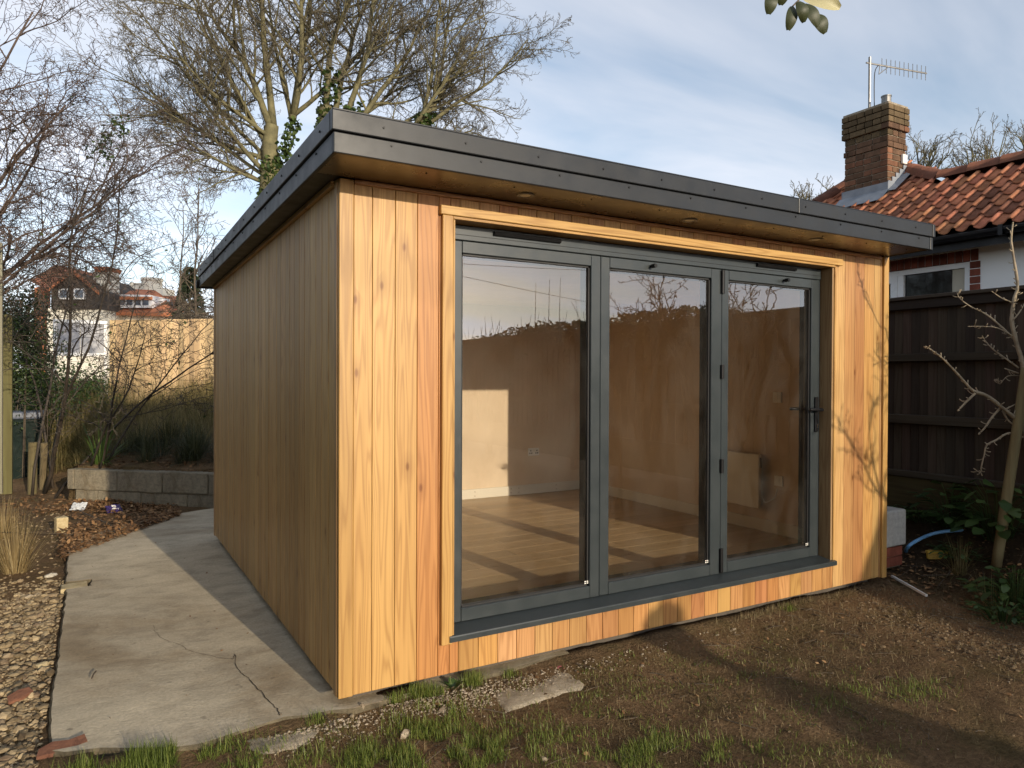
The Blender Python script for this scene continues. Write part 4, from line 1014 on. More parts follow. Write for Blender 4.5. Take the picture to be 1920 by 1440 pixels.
make_tree('sycamore_tree', 'large bare mossy tree with forked ivy-clad trunk left of the roof corner', base, limbs, 31, S_big, [base, tp_(503,380), tp_(508,320), tp_(506,270), tp_(510,235)], .30,
          ivy=[(tp_(507,390), tp_(512,300), .30, 900), (tp_(525,310), tp_(552,225), .19, 280)])
limbs = []; dT = 24.0
g0 = tp_(640, 420); base = Vector((g0.x, g0.y, 1.0))
limb((612,215),(600,-100),.15,0); limb((625,230),(700,-80),.14,1); limb((640,230),(800,-60),.13,-1); limb((660,240),(860,20),.12,1.5); limb((780,235),(960,60),.11,0); limb((775,240),(905,130),.10,-1.5); limb((650,235),(760,90),.10,2); limb((800,250),(900,225),.07,1); limb((790,245),(850,-20),.10,-1); limb((700,260),(880,160),.08,1)
limb((800,235),(1000,75),.09,.5); limb((790,240),(940,-20),.09,-.5)
make_tree('ivy_tree', 'large bare multi-stemmed tree with ivy showing above the black roof edge', base, limbs, 77, S_big, [base, tp_(640,380), tp_(620,300), tp_(612,240), tp_(610,200)], .28,
          ivy=[(tp_(600,330), tp_(625,130), .32, 560), (tp_(650,260), tp_(665,190), .3, 260), (tp_(770,270), tp_(800,215), .30, 350)])
dT = 21.0
# saplings and conifer at the left, and the bare trees behind the bungalow
S_sap = dict(n=[10,6,5,4], wig=[.05,.12,.18,.2], trop=[.03,.05,.05,.0], tip=[.2,.3,.4,.5], rmin=.005, sides=[5,4,3,3], kids=[14,6,4,0], t0=[.25,.2,.15,0], ang=[(25,45),(25,50),(25,60),(0,0)], ratio=[.34,.5,.5,0], rr=[.4,.5,.6,0], tiplev=9)
for i, (u, v0, v1, d, lab) in enumerate(((372, 640, 362, 15.5, 'slender bare sapling rising behind the pale fence beside the roof eave'), (330, 640, 395, 17.0, 'thin bare sapling with fine side shoots behind the pale fence'))):
    a, b_ = at(u, v0, d), at(u-6, v1, d); a.z = 1.0
    make_tree('bare_sapling', lab, a, [(a+Vector((0,0,.9)), b_-a, (b_-a).length-.7, .035)], 50+i, S_sap, [a, a+Vector((0,0,.5)), a+(b_-a).normalized()*1.0], .045, barkm='twig', twigm='twig')
co = thing('conifer_tree', at(352, 640, 24), 'dark green conifer beyond the pale fence', 'tree'); rng = random.Random(4)
ca, cb_ = at(352, 660, 24), at(357, 500, 24); ca.z = 1.0
obj('trunk', MB().tube([ca, cb_], [.1,.02], 6), 'bark', co); mb = MB()
for _ in range(2600):
    t = rng.random()**.8; c = ca.lerp(cb_, t); r_ = (1-t)*1.0+.05; th = rng.uniform(0, 6.283); k = rng.random()**.5
    add_leaf(mb, c+Vector((math.cos(th)*r_*k, math.sin(th)*r_*k, -.25*k*r_)), .22, rng, .3, Vector((math.cos(th), math.sin(th), -.35)).normalized())
obj('crown', mb, 'conifer', co)
S_far = dict(n=[7,6,5,4], wig=[.08,.11,.13,.15], trop=[.04,.03,.03,.0], tip=[.25,.3,.4,.5], rmin=.007, sides=[5,4,3,3], kids=[7,5,3.5,0], t0=[.2,.15,.1,0], ang=[(18,45),(20,50),(22,55),(0,0)], ratio=[.55,.55,.5,0], rr=[.5,.5,.6,0], tiplev=9)
for i, (u, v, d, sc, lab) in enumerate(((1535, 345, 26, .75, 'bare tree between the black roof edge and the chimney'), (1730, 268, 28, .8, 'low bare tree top just beyond the chimney'), (1838, 262, 26, 1.0, 'rounded bare tree top above the middle of the tiled ridge'), (1925, 255, 27, 1.0, 'bare tree top above the tiled ridge near the gutter end'))):
    top = at(u, v, d); b0_ = Vector((top.x, top.y, 1.0)); rng = random.Random(60+i); cz_ = top.z-2.6*sc; lb = []
    for k in range(7):
        th = 6.283*k/7+rng.uniform(-.3,.3); ln = rng.uniform(.25,.75); lb.append((Vector((top.x, top.y, cz_)), Vector((math.cos(th)*ln, math.sin(th)*ln, 1)), 2.7*sc*rng.uniform(.8,1.05), .06))
    make_tree('bare_tree', lab, b0_, lb, 90+i, S_far, [b0_, Vector((top.x, top.y, cz_*.6)), Vector((top.x, top.y, cz_+.1))], .16)
# brown bramble mound beyond the pale fence
br_ = thing('bramble_thicket', at(385, 640, 15.5), 'tangled brown bramble mound above the pale fence by the eave', 'bramble'); mb = MB(); rng = random.Random(12)
for _ in range(420):
    c = at(rng.uniform(350,440), rng.uniform(545,640), 15.5+rng.uniform(-.6,.9)); p = Vector((c.x, c.y, c.z-.3)); d = Vector((rng.gauss(0,1), rng.gauss(0,.6), rng.uniform(-.2,.9))).normalized(); pts = [p]
    for k in range(6): d = (d+Vector((rng.gauss(0,.2), rng.gauss(0,.2), -.2))).normalized(); p = p+d*.13; pts.append(p)
    mb.tube(pts, .006, 3, False)
obj('canes', mb, 'twig', br_)
# tangled bare shrubs on the left -------------------------------------------------
S_shrub = dict(n=[12,9,7,5,4], wig=[.07,.15,.22,.3,.3], trop=[-.012,-.02,-.03,-.02,0], tip=[.3,.35,.4,.5,.6], rmin=.0026, sides=[6,4,3,3,3], kids=[8,6,4.2,1.6,0], t0=[.25,.15,.12,.1,0], ang=[(20,55),(25,70),(30,80),(30,85),(0,0)], ratio=[.5,.6,.62,.6,0], rr=[.42,.45,.55,.7,0], tiplev=3)
def shrub(name, label, stems, seed, S, mat, leafmat=None, nleaf=0, lsize=.04, cat='shrub', zone=None):
    rng = random.Random(seed); b0_ = stems[0][0]; o = thing(name, b0_, label, cat); a_, c_ = MB(), MB(); tips = []
    for (p, q, r) in stems: grow([a_, a_, c_], Vector(p), (Vector(q)-Vector(p)).normalized(), (Vector(q)-Vector(p)).length, r, 0, rng, S, tips)
    obj('stems', a_, mat, o, smooth=True); obj('twigs', c_, mat, o)
    if leafmat:
        lm_ = MB(); tp2 = [t for t in tips if zone is None or zone(t[0])]
        for _ in range(nleaf): q, d = rng.choice(tp2); add_leaf(lm_, q, lsize*rng.uniform(.6,1.3), rng)
        obj('leaves', lm_, leafmat, o)
    return o
dS = 8.6
def sp_(u, v, d=dS): return at(u, v, d)
def gp(u, v, d): p = at(u, v, d); return Vector((p.x, p.y, ground_z(p.x, p.y)-.03))
stems = []
for (u0, d0, u1, v1, d1, r) in ((82,9.6,335,400,8.8,.028),(90,9.8,270,330,9.4,.022),(100,9.3,370,470,8.6,.018),(60,9.5,170,330,9.8,.020),(185,9.0,330,575,8.2,.015),(200,9.2,300,520,9.6,.014),(170,9.1,240,540,8.6,.014),(100,9.9,60,300,10.2,.018)):
    stems.append((gp(u0, 800, d0), at(u1, v1, d1), r))
shrub('tangled_shrub', 'bare tangled brown shrub leaning over the grassy bank left of the room', stems, 5, S_shrub, 'dark_twig', 'ivy', 70, .05)
# overhanging reddish twiggy tree that stands left of the frame
stems = []; S_red = dict(S_shrub); S_red.update(n=[13,10,8,6,4], wig=[.08,.17,.24,.3,.3], trop=[.0,-.02,-.035,-.03,0], kids=[11,8,5.5,2.4,0], rmin=.0026)
tb = Vector((-2.9, 6.6, -.1))
for (u1, v1, d1, r) in ((120,60,8.2,.035),(150,150,8.6,.034),(110,230,7.8,.032),(205,270,8.4,.032),(160,330,8.9,.030),(60,20,8.0,.03),(40,140,7.4,.03),(330,345,8.7,.026)):
    z0 = 1.2+rnd.random()*1.6; stems.append((Vector((-2.9+rnd.uniform(-.1,.1), 6.6+rnd.uniform(-.1,.1), z0)), at(u1, v1, d1), r))
to = shrub('twiggy_tree', 'reddish-brown bare tree with dense drooping twigs above the posts', stems, 15, S_red, 'redtwig', 'ivy', 90, .05, 'tree', None)
obj('trunk', MB().tube(smooth_path([tb, tb+Vector((.03,.02,1.4)), tb+Vector((0,0,3.1))], 4), [.09,.085,.08,.075,.07,.065,.06,.055,.05], 8), 'bark', to)
# ivy/holly clump hanging in the twigs
hc = thing('holly_sprig', at(205, 262, 8.7), 'small dark leafy sprig caught among the bare reddish twigs', 'sprig'); rng = random.Random(3); mb = MB(); tw = MB()
for (u, v, r_, n_) in ((218,232,.10,60),(200,262,.12,55),(185,285,.10,50),(232,250,.07,25),(205,300,.08,18)):
    c = at(u, v, 8.7)
    for _ in range(n_): add_leaf(mb, c+Vector((rng.gauss(0,r_*.6), rng.gauss(0,r_*.6), rng.gauss(0,r_*.6))), .055*rng.uniform(.7,1.3), rng, .5)
tw.tube(smooth_path([at(255,225,8.7), at(218,235,8.7), at(195,275,8.7), at(170,330,8.75), at(150,400,8.8)], 4), .006, 4); obj('leaves', mb, 'evergreen', hc); obj('stem', tw, 'twig', hc)
# evergreen bush by the left posts
eb_ = thing('evergreen_bush', gp(45, 800, 9.3), 'dense dark evergreen bush behind the mossy post on the left', 'bush'); rng = random.Random(19); mb = MB(); st = MB()
b0_ = gp(45, 800, 9.3); centers = []
for k in range(90):
    u = rng.gauss(36, 36); v = rng.uniform(555, 800); c = at(u, v, 10.6+rng.uniform(-.6,.8))
    if u > 98-(800-v)*.04 or (v > 745 and 18 < u < 80 and c.y < 9.6): continue
    centers.append(c)
    if k % 4 == 0: q0 = Vector((c.x+rng.uniform(-.3,.1), c.y+.3, ground_z(c.x, c.y+.3))); st.tube(smooth_path([q0, q0.lerp(c, .55)+Vector((0,0,.15)), c], 3), [.010,.009,.008,.007,.006,.005,.004], 4, False)
leaf_cloud(mb, centers, 14000, .13, .055, rng, aspect=.38)
obj('stems', st, 'twig', eb_); obj('leaves', mb, 'evergreen', eb_)
# grassy bank behind the retaining wall --------------------------------------------
rng = random.Random(23); mb = MB()
for _ in range(480):
    t = rng.uniform(1.3, 6.0); u = rng.uniform(-2.3, 3.6); q = WA + WN*t + WD*u
    if q.x < -3.4: continue
    p = Vector((q.x, q.y, ground_z(q.x, q.y)))
    tuft(mb, p, 62, rng.uniform(.4,.75), .0040, .8, .30, rng, .14, 4)
for _ in range(130):
    c = at(rng.uniform(70, 215), 760, rng.uniform(10.6, 13.6)); p = Vector((c.x, c.y, ground_z(c.x, c.y))); tuft(mb, p, 62, rng.uniform(.55,.95), .0042, .6, .24, rng, .14, 4)
tag(obj('bank_grass', mb, 'bank_grass'), 'long unkempt grass covering the bank below the pale fence', 'grass', kind='stuff')
def plant(name, label, p, mat, n_, L, w_, spread, droop, seed, r0=.08, cat='plant', seg=5):
    o = thing(name, p, label, cat); mb = MB(); tuft(mb, p, n_, L, w_, spread, droop, random.Random(seed), r0, seg); obj('leaves', mb, mat, o); return o
def bank(u, v):
    # ray onto the planted bank just behind the wall
    return hit(u, v)
p = bank(188, 868); plant('strap_leaf_plant', 'green strap-leaved plant arching over the sunlit end of the block wall', p, 'strap', 60, .62, .013, .85, .22, 1, .07)
p = bank(365, 862); plant('sedge_tuft', 'dark fountain-shaped sedge on the block wall beside the room', p, 'carex', 420, .62, .0036, .80, .34, 2, .08)
p = bank(260, 845); plant('sedge_tuft', 'wide dark sedge behind the strap-leaved plant on the bank', p, 'carex', 420, .58, .0036, .95, .36, 3, .14)
p = bank(320, 835); plant('sedge_tuft', 'dark drooping sedge between the two other sedges, set further up the bank', p, 'carex', 420, .60, .0036, .9, .36, 4, .14)
for i, (tt, uu) in enumerate(((.45,.75),(.5,1.25),(.55,1.75),(.9,.35),(.95,1.0),(1.0,1.55),(1.05,2.1))):
    q = WA + WN*tt + WD*uu; q = Vector((q.x, q.y, ground_z(q.x, q.y)))
    o_ = plant('sedge_tuft', 'small dark sedge tuft in the shade just behind the block wall', q, 'carex', 230, .42, .0032, .95, .36, 400+i, .1); o_['group'] = 'small sedges behind the block wall'
p = bank(140, 845); plant('sedge_tuft', 'loose dark sedge beside the garden bin and the stakes', p, 'carex', 320, .55, .0036, .9, .34, 5, .12)
for i, (u, v, L) in enumerate(((300,800,.85),(375,795,.8),(235,800,.8),(190,800,.8))):
    q = at(u, v, 9.6+i*.1); q.z = ground_z(q.x, q.y)
    plant('sedge_tuft', ['tall shaded sedge on the bank behind the fountain-shaped sedge', 'shaded sedge on the bank against the room wall', 'shaded sedge under the leaning bare shrub', 'shaded sedge at the foot of the bare shrub stems'][i], q, 'carex', 300, L*.5, .0036, .9, .36, 30+i, .2)
p = hit(28, 1072); plant('dry_grass_tuft', 'straw-coloured dry grass tuft beside the gravel', p, 'dry_tuft', 300, .55, .0028, .42, .16, 6, .09, 'grass')
p = hit(5, 1010); plant('dry_grass_tuft', 'second straw-coloured grass tuft behind the one by the gravel', p, 'dry_tuft', 160, .45, .0028, .4, .16, 7, .08, 'grass')
for u_, v_, d_, lab, n_ in ((95, 735, 11.4, 'loose green shrub between the evergreen bush and the bare shrub stems', 2600), (150, 742, 12.2, 'low olive-green shrub below the white shelter frame', 2200)):
    c = at(u_, v_, d_); g_ = Vector((c.x, c.y, ground_z(c.x, c.y))); o = thing('green_shrub', g_, lab, 'shrub'); rng = random.Random(int(u_)); lm_, sm_ = MB(), MB(); cs_ = []
    for k in range(22):
        q = Vector((c.x+rng.gauss(0,.28), c.y+rng.gauss(0,.25), g_.z+rng.uniform(.1, max(.5, c.z-g_.z+.45)))); cs_.append(q); sm_.tube([g_+Vector((rng.gauss(0,.08), rng.gauss(0,.08), -.05)), g_.lerp(q,.6), q], [.008,.006,.003], 4, False)
    leaf_cloud(lm_, cs_, n_, .12, .06, rng, aspect=.4); obj('stems', sm_, 'twig', o); obj('leaves', lm_, 'plant', o)
# small fruit tree with its stake, on the right --------------------------------------
sb = Vector((4.84, -.46, .08)); dF = (sb-CAM).dot(FW)
st_ = thing('tree_stake', sb, 'slanting round timber stake supporting the bare fruit tree', 'stake')
stp = [at(1868,1062,dF), at(1905,820,dF-.02), at(1925,690,dF-.03)]
obj('post', MB().tube(smooth_path(stp, 5), .036, 12), 'stake', st_, color=(.19,.155,.075), smooth=True)
ft = thing('fruit_tree', sb+Vector((.1,-.03,0)), 'small bare spur-laden fruit tree in front of the dark fence', 'tree')
fm = MB(); rng = random.Random(44)
def fb_(pix, r0, r1, dd=0.0, spur=True, dd1=None):
    k = len(pix)-1; d1_ = dd if dd1 is None else dd1
    pts = smooth_path([at(u, v, dF+dd+(d1_-dd)*i/k) for i, (u, v) in enumerate(pix)], 4); n_ = len(pts)
    rad = [r0+(r1-r0)*i/(n_-1) for i in range(n_)]; rad = [r_*rng.uniform(.9,1.15) for r_ in rad]
    fm.tube(pts, rad, 6)
    if spur:
        for i in range(1, n_-1):
            if rng.random() < .75:
                d = rot_dir((pts[i+1]-pts[i]).normalized(), R(rng.uniform(45,90)), rng); L = rng.uniform(.015,.05)
                fm.tube([pts[i], pts[i]+d*L*.6, pts[i]+d*L+Vector((0,0,.008))], [rad[i]*.6, .0035, .0042], 4)
        d = (pts[-1]-pts[-2]).normalized(); fm.tube([pts[-1], pts[-1]+d*.015], [r1*1.4, r1*.8], 5)
fb_([(1935,1075),(1940,960),(1932,880),(1925,800)], .026, .022, .02, False)
fb_([(1925,800),(1921,700),(1905,640),(1897,600),(1902,560),(1908,535),(1900,480),(1896,450),(1899,420)], .020, .005, .02)
fb_([(1930,800),(1905,785),(1880,765),(1850,742),(1825,733),(1805,712),(1785,690),(1765,670),(1745,655),(1737,650)], .017, .003, .02, True, -.25)
fb_([(1828,738),(1815,750),(1798,768)], .010, .006, -.1); fb_([(1877,764),(1862,780),(1848,800),(1837,812)], .010, .006, 0); fb_([(1880,770),(1892,790),(1915,805)], .008, .006, 0)
fb_([(1918,820),(1892,812),(1868,825),(1850,835),(1845,855),(1840,875),(1838,886),(1828,880)], .009, .003, .0)
fb_([(1905,640),(1880,615),(1850,590),(1820,575),(1800,560),(1795,550)], .008, .0025, .02, True, .2); fb_([(1907,570),(1880,560),(1862,548)], .006, .003, .02)
fb_([(1905,635),(1895,628),(1870,615),(1840,612),(1818,612)], .006, .0025, .02); fb_([(1910,690),(1885,672),(1862,655),(1848,640),(1843,632)], .007, .0025, .02)
fb_([(1910,700),(1895,695),(1887,692)], .006, .004, .02); fb_([(1920,705),(1890,705),(1875,720),(1872,712)], .004, .0025, .05); fb_([(1900,600),(1915,580),(1930,550)], .006, .003, .0); fb_([(1880,770),(1900,760),(1930,745)], .006, .004, .0)
obj('branches', fm, 'pear_bark', ft, smooth=True)
# fruit trees further along the fence (seen mirrored in the doors)
S_fr = dict(n=[8,6,5,4], wig=[.10,.16,.2,.22], trop=[.06,.08,.06,.0], tip=[.35,.35,.4,.6], rmin=.004, sides=[6,5,4,3], kids=[6,5,3,0], t0=[.25,.2,.2,0], ang=[(25,50),(30,60),(35,75),(0,0)], ratio=[.5,.5,.4,0], rr=[.55,.55,.6,0], tiplev=9)
for i, (x, y, hgt, lab) in enumerate(((4.78,-1.75,1.65,'bare fruit tree by the fence, next to the staked one'), (4.98,-2.6,1.75,'bare fruit tree by the fence, in front of the hedge end'), (4.66,-3.6,.95,'low bare fruit tree standing out from the hedge'))):
    z0 = ground_z(x, y); b0_ = Vector((x, y, z0)); lb = []; rng = random.Random(200+i)
    for k in range(2 if i == 2 else 6): th = 6.283*k/6+rng.uniform(-.4,.4); lb.append((b0_+Vector((0,0,1.3 if i == 2 else .75)), Vector((-.55-.3*k, rng.uniform(-.3,.3), .9-.22*k)) if i == 2 else Vector((math.cos(th)*.2, math.sin(th)*.5, 1)), hgt*rng.uniform(.8,1.1), .017))
    make_tree('fruit_tree', lab, b0_, lb, 210+i, S_fr, [b0_, b0_+Vector((.02,0,.4)), b0_+Vector((0,0,1.35 if i == 2 else .8))], .03, barkm='twig', twigm='twig')
# hedge grown over the fence from there on
hg = thing('overgrown_hedge', (5.3, -8, .2), 'overgrown leafy hedge topping the dark fence beyond the fruit trees', 'hedge'); mb = MB(); st = MB(); rng = random.Random(71)
for _ in range(15000):
    y = rng.uniform(-13.5, -2.0); top = 2.34 - .22*sstep(-6, -11, y) + .09*noise.noise((y*1.1, 2, 0)) - .25*sstep(-2.6, -2.0, y)
    z = top - abs(rng.gauss(0, .35)); x = 5.12 + rng.uniform(-.06, .5)
    add_leaf(mb, Vector((x, y, max(z, .4))), .07*rng.uniform(.6,1.4), rng, .5)
for _ in range(70):
    y = rng.uniform(-13.4, -2.2); x = 5.15+rng.uniform(-.2,.35); st.tube([(x, y, .6), (x+rng.gauss(0,.08), y+rng.gauss(0,.1), 1.7), (x+rng.gauss(0,.12), y+rng.gauss(0,.15), 2.35+abs(rng.gauss(0,.14)))], [.01,.006,.003], 3, False)
for y in (-6.4,-6.0,-5.7): st.tube([(5.15, y, 1.8), (5.16, y+.03, 2.6), (5.12, y+.1, 3.0)], [.008,.005,.003], 3, False)
obj('stems', st, 'twig', hg); obj('leaves', mb, 'hedge', hg)
# unseen hedge added on the left to keep sky light off the side wall
lh = thing('shading_hedge', (-3.1, 0, -.1), 'unseen evergreen hedge added left of the path to shade the side wall', 'hedge'); mb = MB(); rng = random.Random(72)
mb.box(-3.45, -7.5, -.2, -2.75, 6.0, 2.55)
for _ in range(9000):
    y = rng.uniform(-7.6, 6.1); z = rng.uniform(-.1, 2.75); x = -2.72+rng.gauss(0,.06) if rng.random() < .75 else rng.uniform(-3.4,-2.7)
    if x < -2.9: z = 2.6+rng.gauss(0,.08)
    add_leaf(mb, Vector((x, y, z)), .09*rng.uniform(.6,1.4), rng, .5)
obj('leaves', mb, 'evergreen', lh)
# unseen leafy stand-in for a person, shaped to cast a shadow onto the sill
px_, py_ = 1.95+7.3*math.tan(SUN_AZ), -7.25
cs = thing('person_shadow_caster', (px_, py_, -.1), 'added leafy stand-in for an unseen person, casting a shadow to the doors', 'shrub'); mb = MB(); rng = random.Random(88)
for _ in range(5200):
    z = rng.uniform(-.1, 1.32); r_ = .25*(1 if z < 1.05 else math.sqrt(max(0, 1-((z-1.05)/.28)**2))); th = rng.uniform(0, 6.283); k = rng.random()**.4
    add_leaf(mb, Vector((px_+math.cos(th)*r_*k, py_+math.sin(th)*r_*k, z)), .07, rng, .6)
for _ in range(1300):
    v = Vector((rng.gauss(0,1), rng.gauss(0,1), rng.gauss(0,1))).normalized()*.145*rng.random()**.35; add_leaf(mb, Vector((px_, py_, 1.56))+v, .06, rng, .6)
obj('leaves', mb, 'evergreen', cs); obj('stem', MB().tube([(px_, py_, -.1), (px_, py_, 1.6)], .03, 6), 'bark', cs)
# overhead cables
def cable(label, a, b_, sag):
    pts = [Vector(a).lerp(Vector(b_), i/24)-Vector((0,0,sag*4*(i/24)*(1-i/24))) for i in range(25)]
    tag(obj('overhead_cable', MB().tube(pts, .012, 4), 'black'), label, 'cable')
cable('upper thin overhead cable mirrored in the glass doors', (4, -26, 6.6), (34, -20, 7.2), .5); cable('lower slanting overhead cable mirrored in the glass doors', (2, -24, 7.4), (30, -28, 5.0), .4)
# leafy sprig hanging into the top of the view
hs = thing('overhanging_sprig', at(1500, -60, 3.3), 'dark oval evergreen leaves hanging down into the sky', 'sprig'); rng = random.Random(2)
def oval(pix_a, pix_b, wpx, d, mat, curl=.3, tilt=0.0):
    curl *= .5
    a, b_ = at(*pix_a, d), at(*pix_b, d+tilt); ax = b_-a; L = ax.length; ax.normalize(); sd = ax.cross(FW).normalized(); nn = sd.cross(ax); w_ = wpx/FPX*d/2
    mb = MB(); K = 8; C5 = (-1,-.5,0,.5,1)
    for i in range(K+1):
        t = i/K; ww = w_*math.sin(math.pi*min(1, .06+t*.9))**.6
        for s in C5: mb.v.append(tuple(a+ax*(L*t)+sd*(ww*s)+nn*(curl*w_*(s*s-.4)*(1 if tilt >= 0 else -1) - .02*math.sin(math.pi*t))))
    for i in range(K):
        for j in range(4): q = i*5+j; mb.f.append((q, q+1, q+6, q+5))
    return obj('leaf', mb, mat, hs, smooth=True)
MT['glossy_leaf'] = varied('glossy_evergreen', [(.1, (.016,.024,.008)), (.9, (.045,.05,.016))], .5, 9, .35)
MT['pale_leaf'] = varied('pale_leaf_underside', [(.1, (.30,.27,.14)), (.9, (.46,.42,.24))], .5, 9, .4)
oval((1446,-14),(1441,27),25,3.3,'glossy_leaf'); oval((1466,-20),(1464,10),24,3.34,'glossy_leaf'); oval((1486,12),(1478,57),22,3.28,'glossy_leaf',.4); oval((1497,3),(1508,42),24,3.25,'glossy_leaf',.5,.02)
oval((1508,8),(1534,50),24,3.3,'glossy_leaf',.3); oval((1524,28),(1548,62),28,3.32,'glossy_leaf'); oval((1505,-6),(1575,16),34,3.36,'pale_leaf',.6,-.03); oval((1560,-40),(1600,-10),40,3.36,'glossy_leaf')
obj('twig', MB().tube(smooth_path([at(1560,-120,3.3), at(1530,-60,3.3), at(1505,-10,3.3), at(1492,6,3.29), at(1486,12,3.28)], 4), .004, 5), 'twig', hs)
obj('twig', MB().tube(smooth_path([at(1530,-60,3.3), at(1480,-40,3.3), at(1450,-15,3.3)], 4), .003, 5), 'twig', hs)
# ------------------------------------------------------------------ small things on the ground
ICO_V = []; _t = (1+5**.5)/2
for a, b_ in ((1,_t),(-1,_t),(1,-_t),(-1,-_t)): ICO_V += [Vector((0,a,b_)).normalized(), Vector((a,b_,0)).normalized(), Vector((b_,0,a)).normalized()]
_bm = bmesh.new(); [_bm.verts.new(v) for v in ICO_V]; bmesh.ops.convex_hull(_bm, input=_bm.verts[:]); _bm.verts.index_update(); ICO_F = [tuple(v.index for v in f.verts) for f in _bm.faces]; ICO_V = [v.co.copy() for v in _bm.verts]; _bm.free()
def stone(mb, p, s, rng, flat=.6):
    n0 = len(mb.v); q = Matrix.Rotation(rng.uniform(0,6.3), 3, 'Z') @ Matrix.Rotation(rng.uniform(-.4,.4), 3, 'X')
    sx, sy, sz = s*rng.uniform(.7,1.25), s*rng.uniform(.6,1.0), s*flat*rng.uniform(.6,1.1)
    for v in ICO_V:
        k = rng.uniform(.82, 1.15); w_ = q @ Vector((v.x*sx*k, v.y*sy*k, v.z*sz*k)); mb.v.append((p[0]+w_.x, p[1]+w_.y, p[2]+w_.z))
    for f in ICO_F: mb.f.append(tuple(n0+i for i in f))
def gpt(x, y, dz=0): return Vector((x, y, ground_z(x, y)+dz))
rng = random.Random(101); mb = MB()
for _ in range(7500):
    x = -1.19 - abs(rng.gauss(0, .34)); y = rng.uniform(-.5, 3.2 + rng.uniform(-.6,.3)); s = min(.034, .0055*math.exp(abs(rng.gauss(0,.72)))) 
    stone(mb, gpt(x, y, s*.18), s, rng)
for _ in range(260):
    x = -1.22 - abs(rng.gauss(0, .4)); y = rng.uniform(2.8, 6.6); stone(mb, gpt(x, y, .003), rng.uniform(.006,.02), rng)
tag(obj('gravel', mb, 'stones'), 'loose flint gravel strip along the edge of the concrete path', 'gravel', kind='stuff')
mb = MB()
for _ in range(700):
    t = rng.random(); x = -.35+3.0*t*rng.random() ; y = -.07-abs(rng.gauss(0,.07)); stone(mb, gpt(x, y, .001), rng.uniform(.003,.009)*(1.6 if rng.random() < .06 else 1), rng)
for _ in range(900): stone(mb, gpt(.55+rng.gauss(0,.28), -.17+rng.gauss(0,.06), .003), rng.uniform(.003,.008), rng)
for _ in range(160): x = rng.uniform(-.6, 4.6); y = -.1-abs(rng.gauss(0,.7)); stone(mb, gpt(x, y, .001), rng.uniform(.003,.006), rng)
for u, v, s in ((525,1352,.016),(540,1330,.012),(680,1335,.020),(660,1345,.016),(760,1372,.030),(830,1335,.022),(1020,1420,.018),(1105,1215,.016),(1375,1180,.012),(870,1405,.02)):
    p = onZ(u, v, -.08); stone(mb, gpt(p.x, p.y, s*.25), s, rng, .8)
tag(obj('rubble', mb, 'pale_stones'), 'pale stone chips scattered along the foot of the cladding', 'rubble', kind='stuff')
# soil crumbs
mb = MB()
for _ in range(6500):
    x = rng.uniform(-.5, 5.0); y = -.08-abs(rng.gauss(0, .9)); stone(mb, gpt(x, y, .0), .0022+.0075*rng.random()**3, rng)
for _ in range(1100):
    u_ = rng.uniform(1600,1920); p = onZ(u_, 1100+(u_-1600)*.34+rng.gauss(0,22), -.02); stone(mb, gpt(p.x+rng.gauss(0,.06), p.y+rng.gauss(0,.07), .0), .003+.016*rng.random()**2.5, rng)
MT['clods'] = varied('soil_clods', [(.1, (.06,.042,.025)), (.5, (.13,.09,.052)), (.9, (.20,.145,.085))], .95)
tag(obj('soil_clods', mb, 'clods'), 'crumbs and clods of dug soil in front of the room', 'soil', kind='stuff')
# lawn remnants
mb = MB(); dead = MB()
def sprout(x, y, L, m_=None, lean=.9, droop=.18, w_=.0016):
    th = rng.uniform(0, 6.283); ln = abs(rng.gauss(0, lean)); d = Vector((math.cos(th)*math.sin(ln), math.sin(th)*math.sin(ln), math.cos(ln)))
    blade(m_ or mb, gpt(x, y, -.003), d, L, w_*rng.uniform(.7,1.3), droop, rng, 3)
def patch(u, v, rx, ry, n_, L):
    p = onZ(u, v, -.085)
    for _ in range(int(n_*1.7)):
        x, y = p.x+rng.gauss(0, rx*1.15), p.y+rng.gauss(0, ry)
        if noise.noise((x*7, y*7, 4)) < -.12: continue
        if -1.17 < x and y > -.03+.06*sstep(-.5,-1.1,x): continue
        sprout(x, y, L*rng.uniform(.5,1.2))
for a in ((740,1400,.16,.09,2600,.060),(800,1350,.08,.05,700,.060),(860,1420,.16,.10,1900,.050),(270,1440,.15,.06,2400,.075),(480,1440,.12,.08,900,.04),(1210,1395,.10,.06,700,.05),(1150,1430,.16,.08,900,.045),(960,1400,.2,.1,900,.045),
          (1360,1400,.10,.06,350,.045),(1590,1300,.12,.06,250,.05),(1720,1290,.12,.06,300,.05),(1250,1170,.22,.07,900,.03),(1350,1250,.3,.16,900,.025),(1480,1350,.25,.15,500,.028),(1580,1400,.2,.1,300,.03),(1560,1112,.16,.035,900,.04),(1100,1330,.25,.12,700,.03)): patch(*a)
